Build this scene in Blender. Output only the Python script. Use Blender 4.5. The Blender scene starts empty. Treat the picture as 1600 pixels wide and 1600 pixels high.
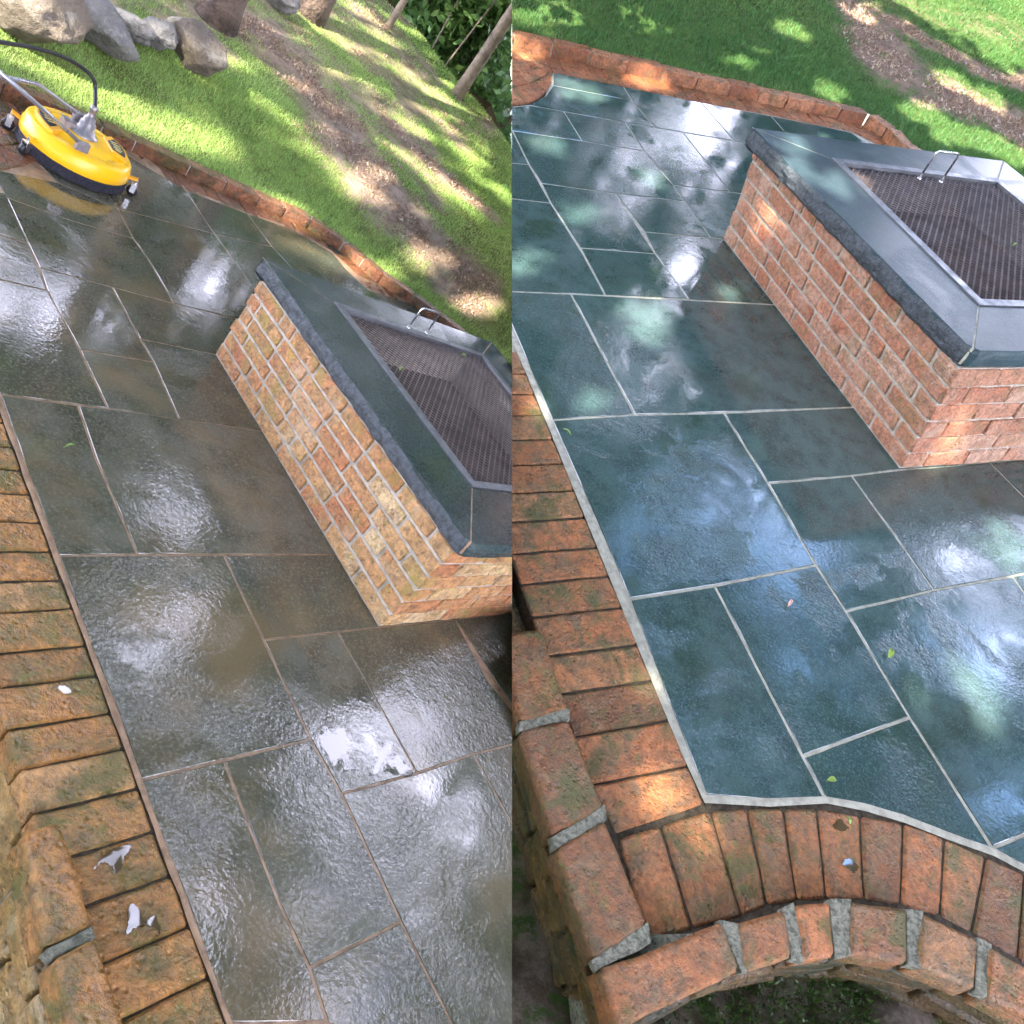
import bpy, bmesh, math, random
import numpy as np
from mathutils import Vector, Matrix, Quaternion, noise
random.seed(7); RNG = np.random.default_rng(11)
SC = bpy.context.scene
COL = SC.collection

# ------------------------------------------------------------------ frames
F = 1200.0                      # focal length in photograph pixels (1600 px wide)
def nv(v): v = np.array(v, float); return v / np.linalg.norm(v)
UP = nv([0.43936775, -0.67730142, -0.59010064])
FW = np.array([0, 0, 1.]) - UP * UP[2]; FW = nv(FW)
RT = np.cross(FW, UP)
CAM = np.array([0., 0., 1.6])
ROT = np.array([RT, FW, UP])                 # camera axes (x right, y down, z forward) -> world
def Wv(v): return ROT @ np.asarray(v, float)

# ------------------------------------------------------------------ camera
cd = bpy.data.cameras.new('camera'); cam = bpy.data.objects.new('camera', cd); COL.objects.link(cam)
cd.sensor_width = 36; cd.lens = 36 * F / 1600; cd.clip_start = 0.05; cd.clip_end = 500
cx, cy, cz = Wv([1, 0, 0]), -Wv([0, 1, 0]), -Wv([0, 0, 1])
cam.matrix_world = Matrix(((cx[0], cy[0], cz[0], CAM[0]), (cx[1], cy[1], cz[1], CAM[1]),
                           (cx[2], cy[2], cz[2], CAM[2]), (0, 0, 0, 1)))
SC.camera = cam

# ------------------------------------------------------------------ light
SUN = nv([-0.216, -0.711, 0.66])
world = bpy.data.worlds.new('World'); SC.world = world; world.use_nodes = True
wt = world.node_tree; wt.nodes.clear()
sky = wt.nodes.new('ShaderNodeTexSky'); sky.sky_type = 'NISHITA'; sky.sun_disc = False
sky.sun_elevation = math.asin(SUN[2]); sky.sun_rotation = math.atan2(SUN[0], SUN[1])
sky.air_density = 1.0; sky.dust_density = 2.5; sky.ozone_density = 1.0
bg = wt.nodes.new('ShaderNodeBackground'); bg.inputs[1].default_value = 0.15
wo = wt.nodes.new('ShaderNodeOutputWorld')
tcw = wt.nodes.new('ShaderNodeTexCoord'); cn_ = wt.nodes.new('ShaderNodeTexNoise'); cn_.inputs['Scale'].default_value = 2.6; cn_.inputs['Detail'].default_value = 7; cn_.inputs['Roughness'].default_value = .6
wt.links.new(tcw.outputs['Generated'], cn_.inputs['Vector'])
cm = wt.nodes.new('ShaderNodeMapRange'); cm.interpolation_type = 'SMOOTHSTEP'; cm.inputs[1].default_value = .34; cm.inputs[2].default_value = .54
wt.links.new(cn_.outputs['Fac'], cm.inputs[0])
cx_ = wt.nodes.new('ShaderNodeMix'); cx_.data_type = 'RGBA'; wt.links.new(cm.outputs[0], cx_.inputs[0]); wt.links.new(sky.outputs[0], cx_.inputs[6]); 
sx_ = wt.nodes.new('ShaderNodeSeparateXYZ'); wt.links.new(tcw.outputs['Generated'], sx_.inputs[0])
el_ = wt.nodes.new('ShaderNodeMapRange'); el_.interpolation_type = 'SMOOTHSTEP'; el_.inputs[1].default_value = .70; el_.inputs[2].default_value = .84; wt.links.new(sx_.outputs['Z'], el_.inputs[0])
cl_ = wt.nodes.new('ShaderNodeMix'); cl_.data_type = 'RGBA'; cl_.inputs[6].default_value = (15.5, 15.5, 20, 1); cl_.inputs[7].default_value = (6, 11, 22, 1)   # added cloud colours brighten what the stone mirrors: pale low down, blue higher up
wt.links.new(el_.outputs[0], cl_.inputs[0]); wt.links.new(cl_.outputs[2], cx_.inputs[7])
wt.links.new(cx_.outputs[2], bg.inputs[0]); wt.links.new(bg.outputs[0], wo.inputs[0])
sd = bpy.data.lights.new('sun', 'SUN'); sd.energy = 4.6; sd.angle = math.radians(0.53); sd.color = (1, .93, .82)
so = bpy.data.objects.new('sun', sd); COL.objects.link(so)
so.rotation_euler = Vector(SUN).to_track_quat('Z', 'Y').to_euler()
SC.view_settings.view_transform = 'Standard'; SC.view_settings.look = 'None'
SC.view_settings.exposure = 2.55; SC.view_settings.gamma = 1
SC.cycles.max_bounces = 6; SC.cycles.diffuse_bounces = 3; SC.cycles.glossy_bounces = 3
SC.cycles.sample_clamp_indirect = 6

# ------------------------------------------------------------------ the two terraces: local axes a (away), b (right), n (up)
class Place:
    def __init__(s, A, B, n, side, unit):
        s.u = unit            # metres per terrace unit
        s.A, s.B, s.n = nv(A), nv(B), nv(n); s.hc = 1.6; s.side = side
        s.WA, s.WB, s.WN = Wv(s.A), Wv(s.B), Wv(s.n)
        s.M = np.array([s.WA, s.WB, s.WN])
    def loc(s, px, py, h=0.):
        d = np.array([px - 800, py - 800, F]); t = -(s.hc - h) / (d @ s.n); p = d * t
        return np.array([p @ s.A, p @ s.B])
    def l3(s, px, py, h=0.): q = s.loc(px, py, h); return np.array([q[0], q[1], h])
    def slope(s, px, py, c, sa, sb, a0, b0):
        d = np.array([px - 800, py - 800, F]); A, B, N = d @ s.A, d @ s.B, d @ s.n
        t = (c - sa * a0 - sb * b0 - s.hc) / (N - sa * A - sb * B)
        return np.array([t * A, t * B, t * N + s.hc])
    def world(s, v):                          # local (a,b,h) array -> world
        v = np.asarray(v, float).reshape(-1, 3).copy(); v[:, 2] -= s.hc
        return v @ s.M * s.u + CAM
LP = Place([-0.53322892, -0.73126346, 0.42534771], [0.58447955, 0.04504146, 0.81015735], [0.61159675, -0.68060636, -0.40339113], -1, .77)
RP = Place([-0.28267152, -0.77290625, 0.56807811], [0.92902032, -0.07316924, 0.36272234], [0.23878452, -0.63028738, -0.73872848], 1, 1.21)
SEAM = Wv([1, 0, 0])

# ------------------------------------------------------------------ object helpers
def tag(o, label=None, cat=None, group=None, kind=None):
    if label: o['label'] = label
    if cat: o['category'] = cat
    if group: o['group'] = group
    if kind: o['kind'] = kind
    return o
def empty(name, P, a, b, h, label, cat, group=None):
    o = bpy.data.objects.new(name, None); COL.objects.link(o)
    o.location = P.world([a, b, h])[0]; o.empty_display_size = .1
    return tag(o, label, cat, group)
def link_mesh(name, wv, faces, mat, parent=None, side=0, smooth=False, attrs=None, recalc=True, fill=False):
    org = np.array(parent_world(parent)) if parent is not None else np.zeros(3)
    me = bpy.data.meshes.new(name)
    me.from_pydata([tuple(v) for v in wv], [], faces)
    if attrs:
        for k, vals in attrs.items():
            at = me.attributes.new(k, 'FLOAT', 'FACE'); at.data.foreach_set('value', np.asarray(vals, np.float32))
    if smooth: me.polygons.foreach_set('use_smooth', [True] * len(me.polygons))
    x = (np.asarray(wv) - CAM) @ SEAM * side if side else None
    crosses = side and (x < 0).any()
    if recalc or crosses:
        bm = bmesh.new(); bm.from_mesh(me)
        if recalc: bmesh.ops.recalc_face_normals(bm, faces=bm.faces)
        if crosses:
            r = bmesh.ops.bisect_plane(bm, geom=bm.verts[:] + bm.edges[:] + bm.faces[:], plane_co=Vector(CAM),
                                       plane_no=Vector(SEAM) * side, clear_inner=True, dist=1e-6)
            if fill:
                ed = [e for e in r['geom_cut'] if isinstance(e, bmesh.types.BMEdge)]
                try: bmesh.ops.edgeloop_fill(bm, edges=ed)
                except Exception: pass
        bm.to_mesh(me); bm.free()
    if parent is not None:
        me.transform(Matrix.Translation(Vector(-org)))
    me.materials.append(mat)
    o = bpy.data.objects.new(name, me); COL.objects.link(o)
    if parent is not None: o.parent = parent
    return o
def parent_world(o):
    v = Vector((0, 0, 0))
    while o is not None: v = v + o.location; o = o.parent
    return v
def top_structure(o, label=None, cat=None): o['kind'] = 'structure'; tag(o, label, cat); return o

class Acc:
    """collects shapes in local (a,b,h) coordinates, built as one mesh"""
    def __init__(s, P): s.P = P; s.v = []; s.f = []; s.t = []; s.w = []; s.wet = 0.
    def add(s, vs, fs, tone=.5):
        o = len(s.v); s.v += [tuple(x) for x in vs]; s.f += [tuple(i + o for i in f) for f in fs]; s.t += [tone] * len(fs); s.w += [s.wet] * len(fs)
    def poly(s, pts, h, thick, g=0., bev=.002, tone=.5, sub=0, jit=0.):
        p = [np.array(q, float) for q in pts]
        if area(p) < 0: p = p[::-1]
        if sub:
            q = []
            for i in range(len(p)):
                a, b = p[i], p[(i + 1) % len(p)]; k = max(1, int(np.linalg.norm(b - a) / sub))
                q += [a + (b - a) * j / k for j in range(k)]
            p = q
        o1 = inset(p, g); o2 = inset(p, g + bev)
        if jit:
            o1 = [x + np.array([random.uniform(-jit, jit), random.uniform(-jit, jit)]) for x in o1]
            o2 = [x + np.array([random.uniform(-jit, jit), random.uniform(-jit, jit)]) * .5 for x in o2]
        n = len(p); vs = [(x[0], x[1], h - thick) for x in o1] + [(x[0], x[1], h - bev) for x in o1] + [(x[0], x[1], h) for x in o2]
        fs = [tuple(range(2 * n, 3 * n))]
        for i in range(n):
            j = (i + 1) % n
            fs += [(i, j, n + j, n + i), (n + i, n + j, 2 * n + j, 2 * n + i)]
        s.add(vs, fs, tone)
    def brick(s, Q, D, g=.004, r=.0045, amp=.0022, tone=None, gu=None):
        """Q: four 3-D corners of the seen face (in order), D: depth vector away from it"""
        Q = [np.array(q, float) for q in Q]; D = np.array(D, float); dn = D / np.linalg.norm(D); dl = np.linalg.norm(D)
        U = (np.linalg.norm(Q[1] - Q[0]) + np.linalg.norm(Q[2] - Q[3])) / 2
        V = (np.linalg.norm(Q[3] - Q[0]) + np.linalg.norm(Q[2] - Q[1])) / 2
        gu = g if gu is None else gu
        def axis(L, g):
            a, b = g, L - g; m = max(1, int((b - a - 2 * r) / .03))
            i0, i1 = a + r, b - r; e0, e1 = i0 + r * .5, i1 - r * .5
            return [a, i0] + [e0 + (e1 - e0) * k / m for k in range(m + 1)] + [i1, b]
        us, vs = axis(U, gu), axis(V, g); nu, nw = len(us), len(vs)
        sd_ = Vector((random.uniform(-50, 50), random.uniform(-50, 50), random.uniform(-50, 50)))
        eu = (Q[1] - Q[0]) / np.linalg.norm(Q[1] - Q[0]); ev = (Q[3] - Q[0]) / np.linalg.norm(Q[3] - Q[0])
        P0 = []; jr = r * .45
        def pt(u, v, d):
            fu, fv = u / U, v / V
            p = Q[0] * (1 - fu) * (1 - fv) + Q[1] * fu * (1 - fv) + Q[2] * fu * fv + Q[3] * (1 - fu) * fv
            return p + dn * d
        def dis(p, a):
            q = Vector(p) * 22 + sd_; nz = noise.noise_vector(q) * a + noise.noise_vector(q * 3.1) * a * .45
            return p + np.array(nz)
        out = []
        for i, u in enumerate(us):
            for j, v in enumerate(vs):
                bu = i in (0, nu - 1); bv = j in (0, nw - 1); d = 0; uu, vv = u, v
                if bu or bv: d = r * .8
                if bu and bv:
                    d = r * 1.2; uu += jr if i == 0 else -jr; vv += jr if j == 0 else -jr
                out.append(dis(pt(uu, vv, d), amp))
        idx = lambda i, j: i * nw + j
        fs = [(idx(i, j), idx(i + 1, j), idx(i + 1, j + 1), idx(i, j + 1)) for i in range(nu - 1) for j in range(nw - 1)]
        ring = [(i, 0) for i in range(nu)] + [(nu - 1, j) for j in range(1, nw)] + [(i, nw - 1) for i in range(nu - 2, -1, -1)] + [(0, j) for j in range(nw - 2, 0, -1)]
        base = len(out)
        for (i, j) in ring: out.append(pt(us[i], vs[j], dl))
        m = len(ring)
        for k in range(m):
            a, b = ring[k], ring[(k + 1) % m]; fs.append((idx(*a), idx(*b), base + (k + 1) % m, base + k))
        s.add(out, fs, random.random() if tone is None else tone)
    def box(s, c, du, dv, dw, tone=.5):
        c, du, dv, dw = [np.array(x, float) for x in (c, du, dv, dw)]
        vs = [c + i * du + j * dv + k * dw for i in (-1, 1) for j in (-1, 1) for k in (-1, 1)]
        s.add(vs, [(0, 1, 3, 2), (4, 6, 7, 5), (0, 4, 5, 1), (2, 3, 7, 6), (0, 2, 6, 4), (1, 5, 7, 3)], tone)
    def tube(s, pts, r, seg=10, cap=True, tone=.5):
        pts = [np.array(p, float) for p in pts]; rs = r if hasattr(r, '__len__') else [r] * len(pts)
        ref = None; rings = []
        for i, p in enumerate(pts):
            d = nv(pts[min(i + 1, len(pts) - 1)] - pts[max(i - 1, 0)])
            if ref is None: ref = np.array([0, 0, 1.]) if abs(d[2]) < .9 else np.array([1., 0, 0])
            x = nv(np.cross(d, ref)); y = np.cross(x, d); ref = y
            rings.append([p + rs[i] * (math.cos(2 * math.pi * k / seg) * x + math.sin(2 * math.pi * k / seg) * y) for k in range(seg)])
        vs = [q for rg in rings for q in rg]; fs = []
        for i in range(len(pts) - 1):
            for k in range(seg):
                l = (k + 1) % seg; fs.append((i * seg + k, i * seg + l, (i + 1) * seg + l, (i + 1) * seg + k))
        if cap: fs += [tuple(range(seg)), tuple((len(pts) - 1) * seg + k for k in range(seg))]
        s.add(vs, fs, tone)
    def lathe(s, c, prof, seg=40, axis=(0, 0, 1), tone=.5, ang=(0, 2 * math.pi)):
        c = np.array(c, float); ax = nv(axis); t = np.array([1., 0, 0]) if abs(ax[0]) < .8 else np.array([0, 1., 0])
        x = nv(np.cross(ax, t)); y = np.cross(ax, x); full = abs(ang[1] - ang[0] - 2 * math.pi) < 1e-6
        ns = seg if full else seg + 1; vs = []
        for (r, z) in prof:
            for k in range(ns):
                th = ang[0] + (ang[1] - ang[0]) * k / seg; vs.append(c + ax * z + r * (math.cos(th) * x + math.sin(th) * y))
        fs = []
        for i in range(len(prof) - 1):
            for k in range(seg):
                l = (k + 1) % ns; fs.append((i * ns + k, i * ns + l, (i + 1) * ns + l, (i + 1) * ns + k))
        s.add(vs, fs, tone)
    def build(s, name, mat, parent=None, smooth=False, clip=True, fill=False, recalc=True):
        return link_mesh(name, s.P.world(s.v), s.f, mat, parent, s.P.side if clip else 0, smooth, {'tone': s.t, 'wet': s.w}, recalc, fill)
def area(p): return sum(p[i][0] * p[(i + 1) % len(p)][1] - p[(i + 1) % len(p)][0] * p[i][1] for i in range(len(p))) / 2
def inset(p, g):
    n = len(p); out = []
    for i in range(n):
        a, b, c = p[i - 1], p[i], p[(i + 1) % n]
        d1 = nv(b - a); d2 = nv(c - b); n1 = np.array([-d1[1], d1[0]]); n2 = np.array([-d2[1], d2[0]])
        out.append(b + (n1 + n2) / max(.35, 1 + n1 @ n2) * g)
    return out

# ------------------------------------------------------------------ materials
class NM:
    def __init__(s, name):
        s.m = bpy.data.materials.new(name); s.m.use_nodes = True; s.t = s.m.node_tree; s.t.nodes.clear()
        s.out = s.n('ShaderNodeOutputMaterial'); s.b = s.n('ShaderNodeBsdfPrincipled'); s.l(s.b.outputs[0], s.out.inputs[0])
        s.tc = s.n('ShaderNodeTexCoord').outputs['Object']
    def n(s, t, **k):
        x = s.t.nodes.new(t)
        for a, v in k.items(): setattr(x, a, v)
        return x
    def l(s, a, b): s.t.links.new(a, b)
    def inp(s, sock, v):
        if isinstance(v, bpy.types.NodeSocket): s.l(v, sock)
        elif hasattr(v, '__len__') and len(v) == 3 and sock.type == 'RGBA': sock.default_value = (*v, 1)
        else: sock.default_value = v
    def noise(s, sc, det=4, rough=.6, dist=0., vec=None, col=False):
        x = s.n('ShaderNodeTexNoise'); s.l(vec or s.tc, x.inputs['Vector'])
        x.inputs['Scale'].default_value = sc; x.inputs['Detail'].default_value = det
        x.inputs['Roughness'].default_value = rough; x.inputs['Distortion'].default_value = dist
        return x.outputs['Color' if col else 'Fac']
    def voro(s, sc, feat='F1', rnd=1):
        x = s.n('ShaderNodeTexVoronoi', feature=feat); s.l(s.tc, x.inputs['Vector']); x.inputs['Scale'].default_value = sc
        x.inputs['Randomness'].default_value = rnd
        return x.outputs['Distance']
    def map(s, v, a, b, c=0., d=1.):
        x = s.n('ShaderNodeMapRange'); x.interpolation_type = 'SMOOTHSTEP'
        s.inp(x.inputs[0], v)
        for i, k in enumerate((a, b, c, d)): x.inputs[i + 1].default_value = k
        return x.outputs[0]
    def mix(s, f, a, b, mode='MIX'):
        x = s.n('ShaderNodeMix', data_type='RGBA', blend_type=mode); s.inp(x.inputs[0], f); s.inp(x.inputs[6], a); s.inp(x.inputs[7], b)
        return x.outputs[2]
    def mixf(s, f, a, b):
        x = s.n('ShaderNodeMix', data_type='FLOAT'); s.inp(x.inputs[0], f); s.inp(x.inputs[2], a); s.inp(x.inputs[3], b)
        return x.outputs[0]
    def math(s, op, a, b=0.):
        x = s.n('ShaderNodeMath', operation=op); s.inp(x.inputs[0], a); s.inp(x.inputs[1], b); return x.outputs[0]
    def attr(s, name='tone'): x = s.n('ShaderNodeAttribute', attribute_name=name); return x
    def ramp(s, f, stops):
        x = s.n('ShaderNodeValToRGB'); s.inp(x.inputs[0], f); e = x.color_ramp.elements
        while len(e) < len(stops): e.new(.5)
        for k, (p, c) in enumerate(stops): e[k].position = p; e[k].color = (*c, 1)
        return x.outputs[0]
    def bump(s, h, st, dist, normal=None):
        x = s.n('ShaderNodeBump'); s.inp(x.inputs['Height'], h); s.inp(x.inputs['Strength'], st); s.inp(x.inputs['Distance'], dist)
        if normal is not None: s.l(normal, x.inputs['Normal'])
        return x.outputs[0]
    def done(s, base=None, rough=None, normal=None, spec=None, metal=None):
        b = s.b
        if base is not None: s.inp(b.inputs['Base Color'], base)
        if rough is not None: s.inp(b.inputs['Roughness'], rough)
        if normal is not None: s.l(normal, b.inputs['Normal'])
        if spec is not None: s.inp(b.inputs['Specular IOR Level'], spec)
        if metal is not None: s.inp(b.inputs['Metallic'], metal)
        return s.m

def bluestone(name, cols, silt, siltamt, wet=True, ripple=1.0, green=(.05, .06, .03), spec=.72, dry=0.):
    m = NM(name); tone = m.attr().outputs['Fac']
    c = m.ramp(tone, [(0, cols[0]), (.5, cols[1]), (1, cols[2])])
    c = m.mix(m.map(m.noise(9, 6, .65), .35, .7), c, tuple(x * .62 for x in cols[1]))
    c = m.mix(m.map(m.noise(140, 3, .7), .45, .75), c, tuple(min(1, x * 1.9) for x in cols[1]))
    c = m.mix(m.math('MULTIPLY', m.map(m.noise(2.6, 4, .6), .48, .72), siltamt), c, silt)
    c = m.mix(m.math('MULTIPLY', m.map(m.noise(3.7, 5, .6, .5), .55, .72), .6), c, green)
    film = m.map(m.math('ADD', m.noise(2.4, 5, .62, .6), m.math('MULTIPLY', m.math('SUBTRACT', tone, .5), .12)), .42, .56)          # 1 = standing water film
    film = m.math('MAXIMUM', film, m.math('MULTIPLY', m.attr('wet').outputs['Fac'], m.map(m.noise(2.2, 4), .3, .5, .6, 1.)))
    fine = m.noise(105, 3, .55, .4); big = m.noise(30, 3, .5, .6)
    hgt = m.math('ADD', m.math('MULTIPLY', fine, .55), m.math('MULTIPLY', big, .7))
    st = m.math('MULTIPLY', m.mixf(film, .5 * ripple, .07 * ripple), m.map(m.noise(1.9, 3), .35, .62, .2, 1.1))
    nrm = m.bump(hgt, st, .0095)
    rough = m.mixf(film, .11, .012)
    rough = m.math('ADD', rough, m.math('MULTIPLY', m.noise(260, 2, .5), .05))
    return m.done(c, m.math('ADD', rough, dry), nrm, spec)
M = {}
M['slab_r'] = bluestone('wet_bluestone_teal', [(.026, .054, .051), (.036, .067, .063), (.052, .087, .083)], (.05, .062, .052), .4, green=(.022, .045, .026))
M['slab_l'] = bluestone('wet_bluestone_grey', [(.058, .060, .042), (.078, .079, .055), (.108, .107, .082)], (.15, .112, .058), .8, ripple=.8, green=(.045, .048, .016))

def brickmat(name, stops, stain, stainamt, pale=None, paleamt=0., moss=(.075, .085, .018), mossamt=.6, rough=(.22, .6)):
    m = NM(name); tone = m.attr().outputs['Fac']
    c = m.ramp(tone, stops)
    c = m.mix(m.map(m.noise(14, 5, .65, .3), .4, .68), c, stain) if stainamt else c
    c = m.mix(.55, c, m.mix(m.map(m.noise(48, 6, .75), .3, .7), (.08, .06, .04), (.85, .72, .55)), 'OVERLAY')
    c = m.mix(m.math('MULTIPLY', m.map(m.noise(26, 5, .7, .5), .56, .66), .6), c, (.07, .05, .022))
    c = m.mix(m.math('MULTIPLY', m.map(m.noise(7.3, 6, .7, .4), .50, .64), mossamt), c, moss)
    c = m.mix(m.math('MULTIPLY', m.map(m.noise(16, 6, .75, .8), .56, .66), mossamt * .8), c, tuple(x * 1.5 for x in moss))
    if pale is not None:
        c = m.mix(m.math('MULTIPLY', m.map(m.noise(5.1, 6, .72, .5), .5, .66), paleamt), c, pale)
    c = m.mix(m.map(m.voro(170), .02, .16, .55, 0.), c, (.03, .02, .012))
    h = m.math('ADD', m.math('MULTIPLY', m.noise(90, 5, .7), 1.), m.math('MULTIPLY', m.map(m.voro(60), 0, .35), .5))
    h = m.math('ADD', h, m.math('MULTIPLY', m.noise(24, 4, .6), .8))
    nrm = m.bump(h, 1., .011)
    r = m.map(m.noise(11, 4, .6), .35, .65, rough[0], rough[1])
    return m.done(c, r, nrm, .5)
BR = [(0, (.18, .08, .03)), (.3, (.30, .13, .046)), (.6, (.42, .165, .06)), (.85, (.35, .185, .08)), (1, (.46, .24, .11))]
M['brick_r'] = brickmat('mossy_brick_paver', BR, (.19, .125, .065), 1, mossamt=.8)
M['brick_l'] = brickmat('wet_mossy_brick_paver', [(0, (.25, .12, .035)), (.4, (.36, .18, .05)), (.8, (.44, .225, .07)), (1, (.45, .28, .12))], (.20, .145, .05), 1, mossamt=.85, moss=(.10, .10, .018), rough=(.12, .5))
M['kerb_r'] = brickmat('red_kerb_brick', [(0, (.24, .085, .035)), (.5, (.36, .135, .055)), (1, (.42, .19, .09))], (.17, .07, .03), 1, mossamt=.5)
M['kerb_l'] = brickmat('wet_red_kerb_brick', [(0, (.16, .055, .022)), (.5, (.25, .10, .045)), (1, (.32, .15, .08))], (.10, .05, .022), 1, mossamt=.5, rough=(.1, .4))
M['pit_r'] = brickmat('fire_pit_brick', [(0, (.34, .13, .075)), (.35, (.42, .19, .115)), (.7, (.44, .25, .175)), (1, (.50, .34, .26))], (.32, .18, .12), 1, (.62, .52, .40), .28, moss=(.20, .17, .05), mossamt=.3, rough=(.5, .8))
M['pit_l'] = brickmat('fire_pit_brick_yellowed', [(0, (.38, .15, .065)), (.35, (.46, .22, .095)), (.7, (.46, .29, .13)), (1, (.56, .44, .26))], (.36, .22, .10), 1, (.68, .58, .38), .28, moss=(.26, .22, .03), mossamt=.5, rough=(.5, .8))
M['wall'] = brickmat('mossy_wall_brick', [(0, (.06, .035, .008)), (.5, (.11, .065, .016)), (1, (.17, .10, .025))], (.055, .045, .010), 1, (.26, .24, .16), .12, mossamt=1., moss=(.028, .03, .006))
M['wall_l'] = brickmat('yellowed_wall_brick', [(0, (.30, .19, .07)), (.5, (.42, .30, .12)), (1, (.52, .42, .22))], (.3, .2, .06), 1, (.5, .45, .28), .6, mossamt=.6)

def plain(name, c, rough, metal=0., var=.25, sc=40, bump=.3, dist=.002, spec=.5):
    m = NM(name)
    col = m.mix(m.map(m.noise(sc, 5, .65), .35, .7), c, tuple(x * (1 - var) for x in c))
    return m.done(col, m.map(m.noise(sc * .5, 4), .3, .7, rough * .75, min(1, rough * 1.2)), m.bump(m.noise(sc * 2, 4, .6), bump, dist), spec, metal)
M['mortar_r'] = plain('pale_green_mortar', (.36, .355, .28), .7, sc=30, var=.4, bump=.6)
M['mortar_l'] = plain('brown_silty_mortar', (.34, .22, .13), .45, sc=30, var=.5, bump=.6)
M['mortar_pit'] = plain('grey_mortar', (.40, .36, .29), .8, sc=30, var=.4, bump=.7, dist=.004)
M['joint_dark'] = plain('dark_joint_soil', (.06, .045, .024), .9, sc=60, var=.7, bump=1., dist=.006)
M['mortar_white'] = plain('pale_mortar_plug', (.28, .285, .22), .98, sc=70, var=.65, bump=1., dist=.014, spec=.1)
M['cap_r'] = bluestone('coping_bluestone_blue', [(.03, .052, .06), (.034, .058, .066), (.04, .064, .072)], (.05, .065, .068), .3, ripple=.5, green=(.05, .08, .07), spec=.2, dry=.28)
M['cap_l'] = bluestone('coping_bluestone_dark', [(.03, .044, .044), (.034, .05, .049), (.04, .056, .054)], (.05, .055, .05), .3, ripple=.5, green=(.05, .065, .04), spec=.45, dry=.12)
M['rockface'] = plain('rock_faced_bluestone', (.065, .08, .09), .6, sc=60, var=.6, bump=1., dist=.01)
M['steel'] = plain('brushed_stainless', (.24, .25, .26), .5, 1., var=.3, sc=25, bump=.08)
M['mesh'] = plain('rusty_expanded_steel', (.12, .085, .072), .55, .1, var=.5, sc=12, bump=.2)
M['pit_plate_dark'] = plain('near_black_plate', (.02, .014, .012), .9, sc=14, var=.5)
M['yellow'] = plain('yellow_moulded_plastic', (.92, .50, .008), .32, var=.08, sc=8, bump=.02)
M['yellow_edge'] = plain('yellow_painted_bracket', (.86, .40, .01), .4, var=.12, sc=20, bump=.05)
M['black'] = plain('black_rubber', (.015, .015, .018), .45, var=.3, sc=30, bump=.2)
M['bristle'] = plain('navy_brush_bristle', (.016, .016, .03), .7, var=.6, sc=160, bump=1., dist=.004)
M['alu'] = plain('cast_grey_aluminium', (.33, .30, .30), .4, .6, var=.35, sc=40, bump=.3)
M['tube'] = plain('zinc_tube', (.50, .50, .54), .3, .8, var=.2, sc=20, bump=.1)
M['chrome'] = plain('zinc_fork', (.7, .7, .7), .25, 1., var=.2, sc=30, bump=.1)
M['cream_mark'] = plain('cream_print', (.75, .62, .25), .5, var=.1)
M['bark'] = plain('furrowed_bark', (.16, .11, .08), .9, sc=14, var=.6, bump=1., dist=.05)
M['palebark'] = plain('pale_bark', (.30, .23, .16), .8, sc=9, var=.6, bump=.8, dist=.02)
M['water'] = plain('still_water', (.085, .06, .03), .02, var=.3, bump=0., spec=.8)
M['pool'] = plain('pooled_water_on_stone', (.075, .073, .055), .025, var=.35, sc=12, bump=.12, dist=.001, spec=.6)
M['greenleaf'] = plain('fresh_green_leaf', (.20, .32, .05), .5, var=.3)
M['drybud'] = plain('pink_bud', (.62, .36, .28), .6, var=.3)

def stone(name, c1, c2, lich):
    m = NM(name)
    c = m.mix(m.map(m.noise(3.5, 7, .7, .4), .38, .64), c1, c2)
    c = m.mix(m.map(m.noise(11, 6, .75), .52, .7), c, lich)
    c = m.mix(m.map(m.noise(1.3, 3), .5, .7, 0, .5), c, (.06, .06, .03))
    h = m.math('ADD', m.noise(9, 8, .7), m.math('MULTIPLY', m.noise(45, 5, .7), .4))
    return m.done(c, .9, m.bump(h, 1., .06), .3)
M['stone'] = stone('weathered_granite', (.25, .205, .155), (.13, .10, .075), (.38, .34, .28))
M['stone_grey'] = stone('grey_granite', (.27, .255, .235), (.16, .15, .135), (.40, .38, .35))

def lawnmat(name, dirt, green):
    m = NM(name); d = m.attr('dirt').outputs['Fac']
    g = m.mix(m.map(m.noise(6, 6, .7), .4, .65), green, tuple(x * .6 for x in green))
    dd = m.mix(m.map(m.noise(9, 8, .75), .4, .62), dirt, tuple(x * .55 for x in dirt))
    dd = m.mix(m.map(m.noise(45, 6, .8, .6), .55, .66), dd, (.42, .32, .18))
    c = m.mix(m.map(m.math('ADD', d, m.math('MULTIPLY', m.math('SUBTRACT', m.noise(5, 7, .75), .5), .9)), .3, .7), g, dd)
    h = m.math('ADD', m.noise(40, 7, .75), m.noise(9, 4))
    return m.done(c, .95, m.bump(h, 1., .03), .2)
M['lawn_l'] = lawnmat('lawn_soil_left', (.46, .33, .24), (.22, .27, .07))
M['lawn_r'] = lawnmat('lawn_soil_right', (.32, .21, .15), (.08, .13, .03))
m = NM('mossy_rubble_soil')
c = m.mix(m.map(m.noise(7, 6, .7), .4, .6), (.10, .075, .045), (.26, .22, .17))
c = m.mix(m.map(m.noise(4.2, 6, .75, .4), .5, .6), c, (.045, .11, .012))
M['soil'] = m.done(c, .9, m.bump(m.math('ADD', m.noise(30, 8, .8), m.noise(8, 4)), 1., .06), .3)
m = NM('leaf_litter'); c = m.mix(m.noise(12, 7, .8), (.03, .022, .012), (.13, .085, .04))
M['litter'] = m.done(c, .95, m.bump(m.noise(30, 6, .8), 1., .05), .2)
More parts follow.
